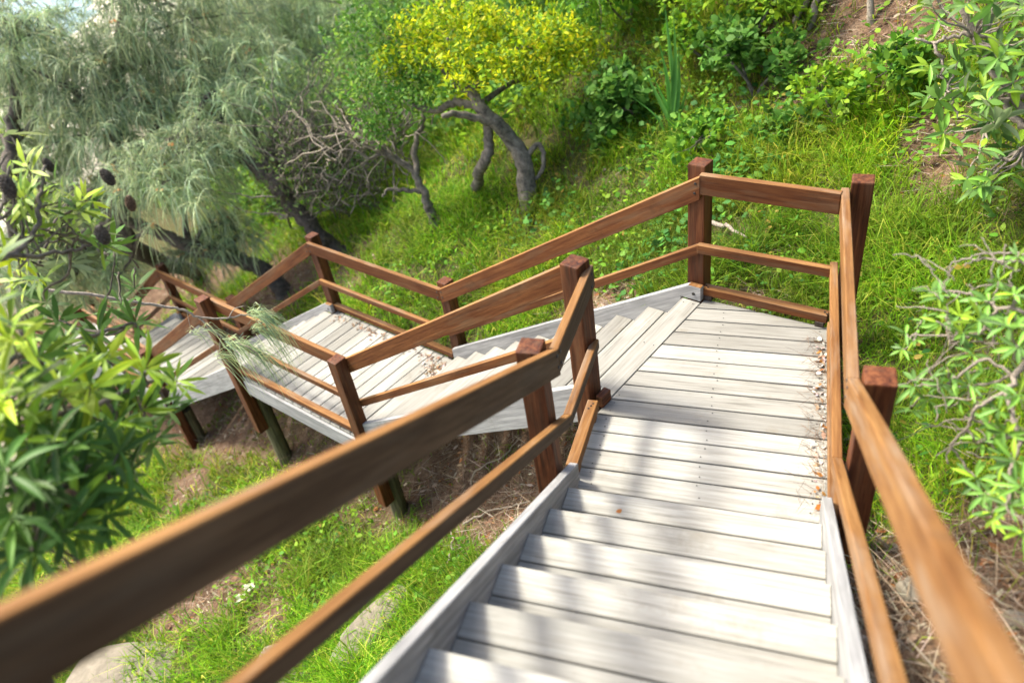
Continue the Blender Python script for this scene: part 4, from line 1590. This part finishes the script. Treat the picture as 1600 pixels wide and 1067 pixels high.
    for x, y, d, ln, old in ((12, 292, 3.9, .105, 0), (160, 367, 4.0, .105, 0), (168, 277, 4.2, .09, 0), (76, 258, 4.2, .07, 0), (204, 318, 4.3, .085, 1), (118, 785, 2.95, .10, 1), (258, 613, 3.5, .05, 1)):
        me = bpy.data.meshes.get('cone_old' if old else 'cone')
        if me is None:
            me = raw_mesh('cone_old' if old else 'cone', *cm, 'cone_old' if old else 'cone')
            me.polygons.foreach_set('use_smooth', np.zeros(len(me.polygons), bool))
        o = bpy.data.objects.new('cone', me)
        c = q(x, y, d)
        axq = Vector((rng.normal(0, .2), rng.normal(0, .2), 1)).to_track_quat('Z', 'Y').to_matrix().to_4x4()
        child(o, t, Matrix.Translation(Vector(c) - axq.to_3x3() @ Vector((0, 0, ln * .5))) @ axq @ Matrix.Scale(ln * .5, 4))


def right_shrub():
    foot = gat(1640, 640)
    t = thing('coastal_shrub', tuple(foot), 'shrub at the right edge with pale bare branches and rosettes of narrow leaves', 'shrub')
    q = pix
    st, out = [], []
    A = [foot, q(1620, 560, 3.55), q(1596, 575, 3.5), q(1572, 613, 3.45)]
    mains = [(A, .02), ([q(1572, 613, 3.45), q(1540, 628, 3.45), q(1524, 640, 3.45), q(1510, 668, 3.5), q(1485, 695, 3.55)], .009),
             ([q(1572, 613, 3.45), q(1586, 655, 3.4), q(1592, 700, 3.4), q(1576, 740, 3.4), q(1578, 768, 3.4)], .010),
             ([q(1510, 668, 3.5), q(1520, 682, 3.5)], .005), ([q(1586, 590, 3.5), q(1540, 560, 3.5), q(1500, 585, 3.5), q(1488, 592, 3.5)], .007),
             ([q(1610, 412, 3.8), q(1560, 408, 3.8), q(1505, 406, 3.8), q(1478, 420, 3.8)], .006), ([q(1620, 400, 3.8), q(1570, 396, 3.8), q(1530, 398, 3.8), q(1515, 404, 3.8)], .006),
             ([foot, q(1610, 500, 3.6), q(1560, 480, 3.6), q(1520, 460, 3.7), q(1470, 455, 3.8)], .009), ([q(1560, 480, 3.6), q(1530, 520, 3.6), q(1480, 525, 3.65), q(1430, 522, 3.7)], .007),
             ([q(1596, 575, 3.5), q(1550, 600, 3.6), q(1500, 605, 3.65), q(1440, 600, 3.7)], .006), ([q(1540, 628, 3.5), q(1490, 622, 3.6), q(1440, 618, 3.7)], .005)]
    for p, r in mains:
        st.append(tube(p, r, r * .5, 6, 5, .004))
    R_ = [(1455, 455, 3.75), (1468, 462, 3.7), (1415, 522, 3.75), (1430, 530, 3.7), (1440, 500, 3.8), (1470, 505, 3.7), (1500, 495, 3.65), (1505, 520, 3.55), (1530, 500, 3.5), (1545, 470, 3.6), (1560, 440, 3.6), (1585, 460, 3.5), (1575, 510, 3.4),
          (1590, 540, 3.3), (1520, 555, 3.55), (1480, 575, 3.6), (1470, 600, 3.65), (1430, 600, 3.75), (1422, 635, 3.75), (1450, 625, 3.7), (1495, 620, 3.6), (1515, 600, 3.55), (1590, 620, 3.3), (1560, 640, 3.45), (1570, 675, 3.4), (1548, 660, 3.5),
          (1585, 720, 3.3), (1535, 690, 3.6), (1540, 770, 3.5), (1560, 755, 3.45), (1580, 790, 3.4), (1550, 800, 3.5), (1525, 745, 3.6), (1595, 760, 3.3), (1600, 830, 3.3), (1410, 545, 3.85), (1590, 400, 3.7)]
    for x, y, d in R_:
        tip = q(x, y, d)
        ax = unit(np.array([-.35, -.1, .8]) + rng.normal(0, .35, 3) - ray(x, y) * .3)
        L = rng.uniform(.065, .10)
        whorl(t, tip, ax, int(rng.integers(7, 12)), L, L * .2, ['fresh', 'fresh', 'blue', 'lime', 'blue'], out, (-.1, .7))
        near = min((np.asarray(p) for b, _ in mains for p in smooth_path(b, 4)), key=lambda p: np.linalg.norm(p - tip))
        st.append(tube(bez(near, tip, -.02, 4), .005, .003, 5, 3, .003))
    for k in range(14):
        c = q(rng.uniform(1580, 1680), rng.uniform(430, 820), rng.uniform(3.4, 3.8))
        L = rng.uniform(.075, .11)
        whorl(t, c, unit(np.array([0, 0, .8]) + rng.normal(0, .4, 3)), 8, L, L * .2, ['fresh', 'blue', 'lime'], out, (-.1, .7))
        st.append(tube(bez(foot + [0, 0, .2], c, .02, 4), .008, .003, 5, 3, .004))
    for k in range(60):
        x, y = rng.uniform(1450, 1610), rng.uniform(400, 740)
        a = q(x, y, 3.6)
        st.append(tube(bez(a, q(x + rng.normal(0, 60), y + rng.normal(10, 45), 3.65), .02, 4), .0035, .0018, 4, 3, .005))
    put('stems', join(st), 'bark_pale', t)
    place_leaves(t, out, 280)


def upper_right_shrub():
    foot = gat(1660, 250)
    d0 = np.linalg.norm(foot - CP)
    t = thing('coastal_shrub', tuple(foot), 'leafy shrub with slanting brown limbs in the upper right corner', 'shrub')
    q = lambda x, y, k=-.6: pix(x, y, d0 + k)
    st, out = [], []
    for p, r in (([foot, q(1640, 215), q(1600, 165), q(1560, 120), q(1530, 70), q(1505, 10), q(1495, -30)], .03), ([foot, q(1640, 215), q(1590, 190), q(1575, 160), q(1610, 140)], .028), ([q(1530, 60), q(1490, 55), q(1460, 65), q(1430, 60)], .014),
                 ([q(1460, 65), q(1472, 100), q(1478, 130), q(1485, 165)], .012), ([q(1485, 165), q(1500, 180), q(1530, 190)], .008), ([q(1600, 240), q(1560, 255), q(1530, 275)], .01)):
        st.append(tube(p, r, r * .5, 7, 5, .01))
    hubs = [q(1520, 60), q(1560, 150), q(1480, 130), q(1600, 230), q(1540, 200)]
    for k in range(74):
        x = rng.uniform(1445, 1660)
        y = rng.uniform(-40, 330)
        if x < 1500 and y > 230: continue
        tip = q(x, y, rng.uniform(-1.0, -.2))
        L = rng.uniform(.11, .17)
        whorl(t, tip, unit(np.array([-.1, -.2, .8]) + rng.normal(0, .4, 3)), int(rng.integers(7, 10)), L, L * .26, ['fresh', 'blue', 'mid', 'lime'], out, (-.1, .7))
        near = min(hubs, key=lambda p: np.linalg.norm(p - tip))
        st.append(tube(bez(near, tip, -.02, 4), .008, .003, 5, 3, .005))
    put('stems', join(st), 'bark_pale', t)
    place_leaves(t, out, 200)


def strap_plant():
    b = gat(1052, 215)
    d0 = np.linalg.norm(b - CP)
    t = thing('strap_leaf_plant', tuple(b), 'tall plant with long blue-green strap leaves on the hillside', 'plant')
    for x, y, w, bx in ((1038, 5, .07, 0), (1052, 20, .06, 5), (1028, 60, .06, -6), (1060, 70, .055, 10), (1000, 100, .05, -20), (1020, 120, .05, -8), (1075, 130, .05, 14), (985, 150, .04, -25), (1048, 90, .06, 0)):
        e = pix(x, y, d0 + rng.uniform(-.1, .1))
        m = pix(1050 + bx, (y + 215) / 2, d0)
        path = smooth_path([b + rng.normal(0, .04, 3) * [1, 1, 0], m, e], 6)
        n = len(path)
        side = RC[0] * math.cos(.5) + RC[2] * rng.uniform(-.5, .5)
        V, tot, idx = [], [], []
        for k in range(n):
            f = k / (n - 1)
            ww = w * (.6 + .4 * math.sin(math.pi * min(1, f * 1.3))) * (1 - f ** 4 * .95) / 2
            for s, lift in ((-1, .012), (0, 0), (1, .012)):
                V.append(path[k] + side * ww * s - RC[2] * lift)
        for k in range(n - 1):
            for e_ in (0, 1):
                idx += [k * 3 + e_, k * 3 + 3 + e_, k * 3 + 4 + e_, k * 3 + 1 + e_]
                tot.append(4)
        V = np.array(V)
        put('leaf', (V, np.array(tot), np.array(idx), jitter_col((.075, .17, .06), 1, .2).repeat(len(V), 0)), 'leaf', t)


gnarled_tree()
dead_branch()
brush()
she_oaks()
hanging_twig()
cone_shrub()
right_shrub()
upper_right_shrub()
strap_plant()

# --- bushes over the hillside behind
GR = [(.06, .13, .02), (.10, .18, .025), (.14, .20, .03), (.045, .10, .025)]
YG = [(.17, .22, .02), (.12, .18, .02), (.08, .14, .02)]
DG = [(.04, .09, .025), (.06, .12, .03), (.09, .15, .05)]


def hill_bush(label, px, py, r, h, cols, n=1500, leafL=.09, leafW=.45, spread=3):
    b = gat(px, py)
    blobs = []
    for k in range(spread):
        a = rng.uniform(0, 2 * np.pi)
        o = np.array([math.cos(a) * r * .6, math.sin(a) * r * .6, h * rng.uniform(.45, .9)])
        blobs.append((b + o, r * rng.uniform(.55, .8)))
    bush('leafy_bush', label, 'bush', b - [0, 0, .05], blobs, leafL, leafW, cols, n)


hill_bush('dark green bush at the top edge between the needle trees and the yellow crown', 610, 70, .9, 1.2, DG, 2600)
hill_bush('lime green bush at the top edge right above the yellow crown', 860, 20, .9, 1.1, YG, 2400)
hill_bush('mid green bush at the top edge above the strap-leaf plant', 985, 40, .8, .9, GR, 2200)
hill_bush('bright green bush left of the bare sandy patch at the top', 1170, 60, .75, .7, YG, 2000)
hill_bush('dark bush on the upper slope just right of the strap-leaf plant', 1110, 110, .5, .5, GR, 1300, .08, .6)
hill_bush('round-leaved bush on the slope behind the back corner post', 1000, 190, .45, .45, DG, 1000, .085, .8)
hill_bush('small round-leaved plant uphill of the short back railing', 1215, 225, .22, .25, DG, 260, .08, .85)
hill_bush('green bush below the sandy patch beside the upper right shrub', 1420, 150, .32, .35, GR, 600, .08, .5)
hill_bush('bushy green clump halfway up the slope above the back corner post', 1090, 240, .35, .3, GR, 700, .075, .6)
hill_bush('broad-leaved clump on the slope left of the sandy patch', 1180, 150, .45, .45, DG, 900, .085, .75)
hill_bush('lime leafy clump uphill of the back right post', 1310, 190, .35, .35, YG, 700, .07, .55)
hill_bush('dark leafy clump between the strap-leaf plant and the gnarled trunk', 930, 230, .4, .35, DG, 800, .08, .7)
hill_bush('low dark bush in the top right corner', 1580, 20, .8, .8, GR, 1800)
hill_bush('yellow-green mossy bush on the bank left of the dead tree', 560, 285, .4, .3, YG, 1300, .05, .4)
hill_bush('bush in the gap between the gnarled tree and the grey twigs', 640, 190, .5, .6, GR, 1200)
hill_bush('small bush at the top left of the sandy patch with reddish tips', 1215, 35, .3, .4, [(.12, .17, .03), (.08, .13, .03), (.3, .16, .06)], 500)


# ------------------------------------------------------------------ rocks and odd pieces on the ground
def rock(label, px, py, size, rot, flat=.5, group=None, mat='rock'):
    b = gat(px, py)
    bm = bmesh.new()
    bmesh.ops.create_icosphere(bm, subdivisions=3, radius=1.0)
    sd = rng.integers(1000)
    for v in bm.verts:
        p = np.array(v.co)
        k = 1 + .28 * (value_noise(p[0] * 1.3 + 3, p[1] * 1.3 + p[2] * 1.1, .8, int(sd)) - .5) + .12 * (value_noise(p[0] * 3 + p[2] * 2, p[1] * 3, .8, int(sd) + 1) - .5)
        q = np.sign(p) * np.abs(p) ** .55
        v.co = Vector(q * k * np.array([size[0], size[1], size[2]]))
    me = bpy.data.meshes.new('rock')
    bm.to_mesh(me)
    me.polygons.foreach_set('use_smooth', np.ones(len(me.polygons), bool))
    me.materials.append(M[mat])
    o = bpy.data.objects.new('rock', me)
    o.location = (b[0], b[1], b[2] + size[2] * (.5 - flat))
    o.rotation_euler = (rng.uniform(-.1, .1), rng.uniform(-.1, .1), rot)
    COL.objects.link(o)
    tag(o, label, 'rock', group)
    return o


rock('long pale sandstone block between the two left rails at the bottom', 592, 985, (.17, .5, .26), math.radians(-24), .8)
rock('broad flat sandstone slab at the bottom left under the handrail', 260, 1055, (1.1, .42, .15), math.radians(12), 1.3)
rock('flat pale rock at the bottom edge beside the lower left rail', 455, 1050, (.36, .24, .12), math.radians(10), .7)
rock('small pale stone in the leaf litter right of the right handrail', 1585, 980, (.045, .035, .03), 0, .2)
rock('grey rounded stone below the right handrail', 1440, 930, (.09, .07, .05), .4, .3)




def stick(label, pts, r, mat='bark_pale'):
    P = [gat(x, y) + np.array([0, 0, h]) for x, y, h in pts]
    t = thing('fallen_branch', tuple(P[0]), label, 'branch')
    put('wood', tube(P, r, r * .5, 7, 5, .01), mat, t)


stick('pale fallen branch in the grass behind the short back railing', [(1108, 366, .1), (1135, 376, .12), (1165, 388, .08)], .02)
stick('curved pale branch on the ground between the two left rails', [(660, 905, .05), (700, 890, .08), (712, 862, .12), (706, 835, .06)], .012)
stick('forked grey stick on the earth below the corner post', [(725, 825, .04), (770, 805, .06), (800, 797, .04), (830, 790, .05)], .012, 'twig')
stick('thin grey root lying on the dark earth under the middle flight', [(735, 780, .04), (745, 745, .05), (790, 715, .04), (815, 690, .04)], .01, 'twig')
for lab, pts in (('leftmost of three pale slim stems on the sandy patch at the top', [(1232, 62), (1245, 30), (1262, -5), (1280, -40)]), ('middle of three pale slim stems on the sandy patch at the top', [(1262, 55), (1272, 20), (1280, -40)]),
                 ('rightmost of three pale slim stems on the sandy patch at the top', [(1362, 40), (1360, 5), (1356, -40)])):
    b = gat(*pts[0])
    dd = np.linalg.norm(b - CP)
    t = thing('slim_sapling', tuple(b), lab, 'sapling')
    put('stem', tube([b - [0, 0, .1]] + [pix(x, y, dd) for x, y in pts[1:]], .035, .025, 7, 5, .01), 'bark_pale', t)


def plate(name, label, cat, px, py, r, col, n=6):
    b = gat(px, py)
    P = np.repeat(b[None] + [0, 0, .09], n, 0) + rng.normal(0, .01, (n, 3))
    a = np.arange(n) * 2 * np.pi / n
    D = np.stack([np.cos(a), np.sin(a), np.full(n, .35)], 1)
    st = tube([b, b + [0, 0, .09]], .003, .002, 5, 2)
    t = thing(name, tuple(b), label, cat)
    put('stem', st, 'twig', t)
    put('petals', leaves(P, D, np.repeat([[0, 0, 1.0]], n, 0), np.full(n, r), np.full(n, r * .7), np.repeat([col], n, 0), .1), 'leaf', t)


plate('white_flower', 'upper white flower in the weeds below the left handrail', 'flower', 395, 925, .06, (.75, .76, .72))
plate('white_flower', 'lower white flower in the weeds below the left handrail', 'flower', 381, 944, .06, (.75, .76, .72))


# ------------------------------------------------------------------ small stuff lying on the timber
def deck_litter():
    parts = []
    n = 420
    y = rng.uniform(2.75, 4.2, n)
    x = .325 - np.abs(rng.normal(0, .055, n))
    P = np.stack([x, y, np.full(n, .004) + rng.uniform(0, .012, n)], 1)
    a = rng.uniform(0, 2 * np.pi, n)
    D = np.stack([np.cos(a), np.sin(a), rng.uniform(0, .12, n)], 1)
    parts.append(needles(P, unit(D), rng.uniform(.04, .13, n), np.full(n, .0018), pick([(.16, .09, .045), (.24, .15, .08), (.10, .06, .035)], n), np.zeros(n)))
    m = 70
    y = rng.uniform(2.75, 4.15, m)
    x = .325 - np.abs(rng.normal(0, .035, m))
    P = np.stack([x, y, np.full(m, .008) + rng.uniform(0, .01, m)], 1)
    D = rand_dirs(m)
    D[:, 2] *= .15
    L = rng.uniform(.018, .05, m)
    parts.append(leaves(P, D, np.c_[rng.normal(0, .4, (m, 2)), np.ones(m)], L, L * .5, pick([(.55, .48, .44), (.40, .28, .18), (.34, .15, .04), (.62, .58, .52)], m), .4))
    # heap on the lower landing by the foot of the middle flight
    m = 260
    s = 2.78 + np.abs(rng.normal(0, .13, m))
    w = 1.17 - np.abs(rng.normal(0, .10, m))
    xy = OR + s[:, None] * UV + w[:, None] * DV
    P = np.c_[xy, np.full(m, Z2 + .006) + rng.uniform(0, .02, m)]
    D = rand_dirs(m)
    D[:, 2] *= .2
    L = rng.uniform(.02, .055, m)
    parts.append(leaves(P, D, np.c_[rng.normal(0, .5, (m, 2)), np.ones(m)], L, L * .55, pick([(.55, .50, .45), (.30, .18, .10), (.20, .12, .07), (.42, .34, .25)], m), .4))
    m = 160
    s = rng.uniform(2.9, 4.7, m)
    w = 1.22 - np.abs(rng.normal(0, .05, m))
    xy = OR + s[:, None] * UV + w[:, None] * DV
    P = np.c_[xy, np.full(m, Z2 + .005) + rng.uniform(0, .012, m)]
    D = rand_dirs(m)
    D[:, 2] *= .2
    L = rng.uniform(.02, .05, m)
    parts.append(leaves(P, D, np.c_[rng.normal(0, .5, (m, 2)), np.ones(m)], L, L * .5, pick([(.35, .22, .14), (.22, .14, .09), (.45, .38, .3)], m), .4))
    o = put('leaf_litter', join(parts), 'litter')
    tag(o, 'dry needles and curled leaves gathered along the deck edges', 'leaf litter', kind='stuff')
    # single leaves
    for lab, p, col, L in (('orange dead leaf on the landing edge at the foot of the right rail', (.27, 2.74, .012), (.42, .15, .03), .075), ('small orange leaf lying on the second tread of the near flight', (-.66, 2.40, .175), (.42, .17, .05), .045)):
        P = np.array([p])
        d = leaves(P, np.array([[.8, .5, .08]]), np.array([[.1, -.2, 1.0]]), np.array([L]), np.array([L * .5]), np.array([col]), .35)
        o = put('fallen_leaf', d, 'litter')
        tag(o, lab, 'leaf')


deck_litter()
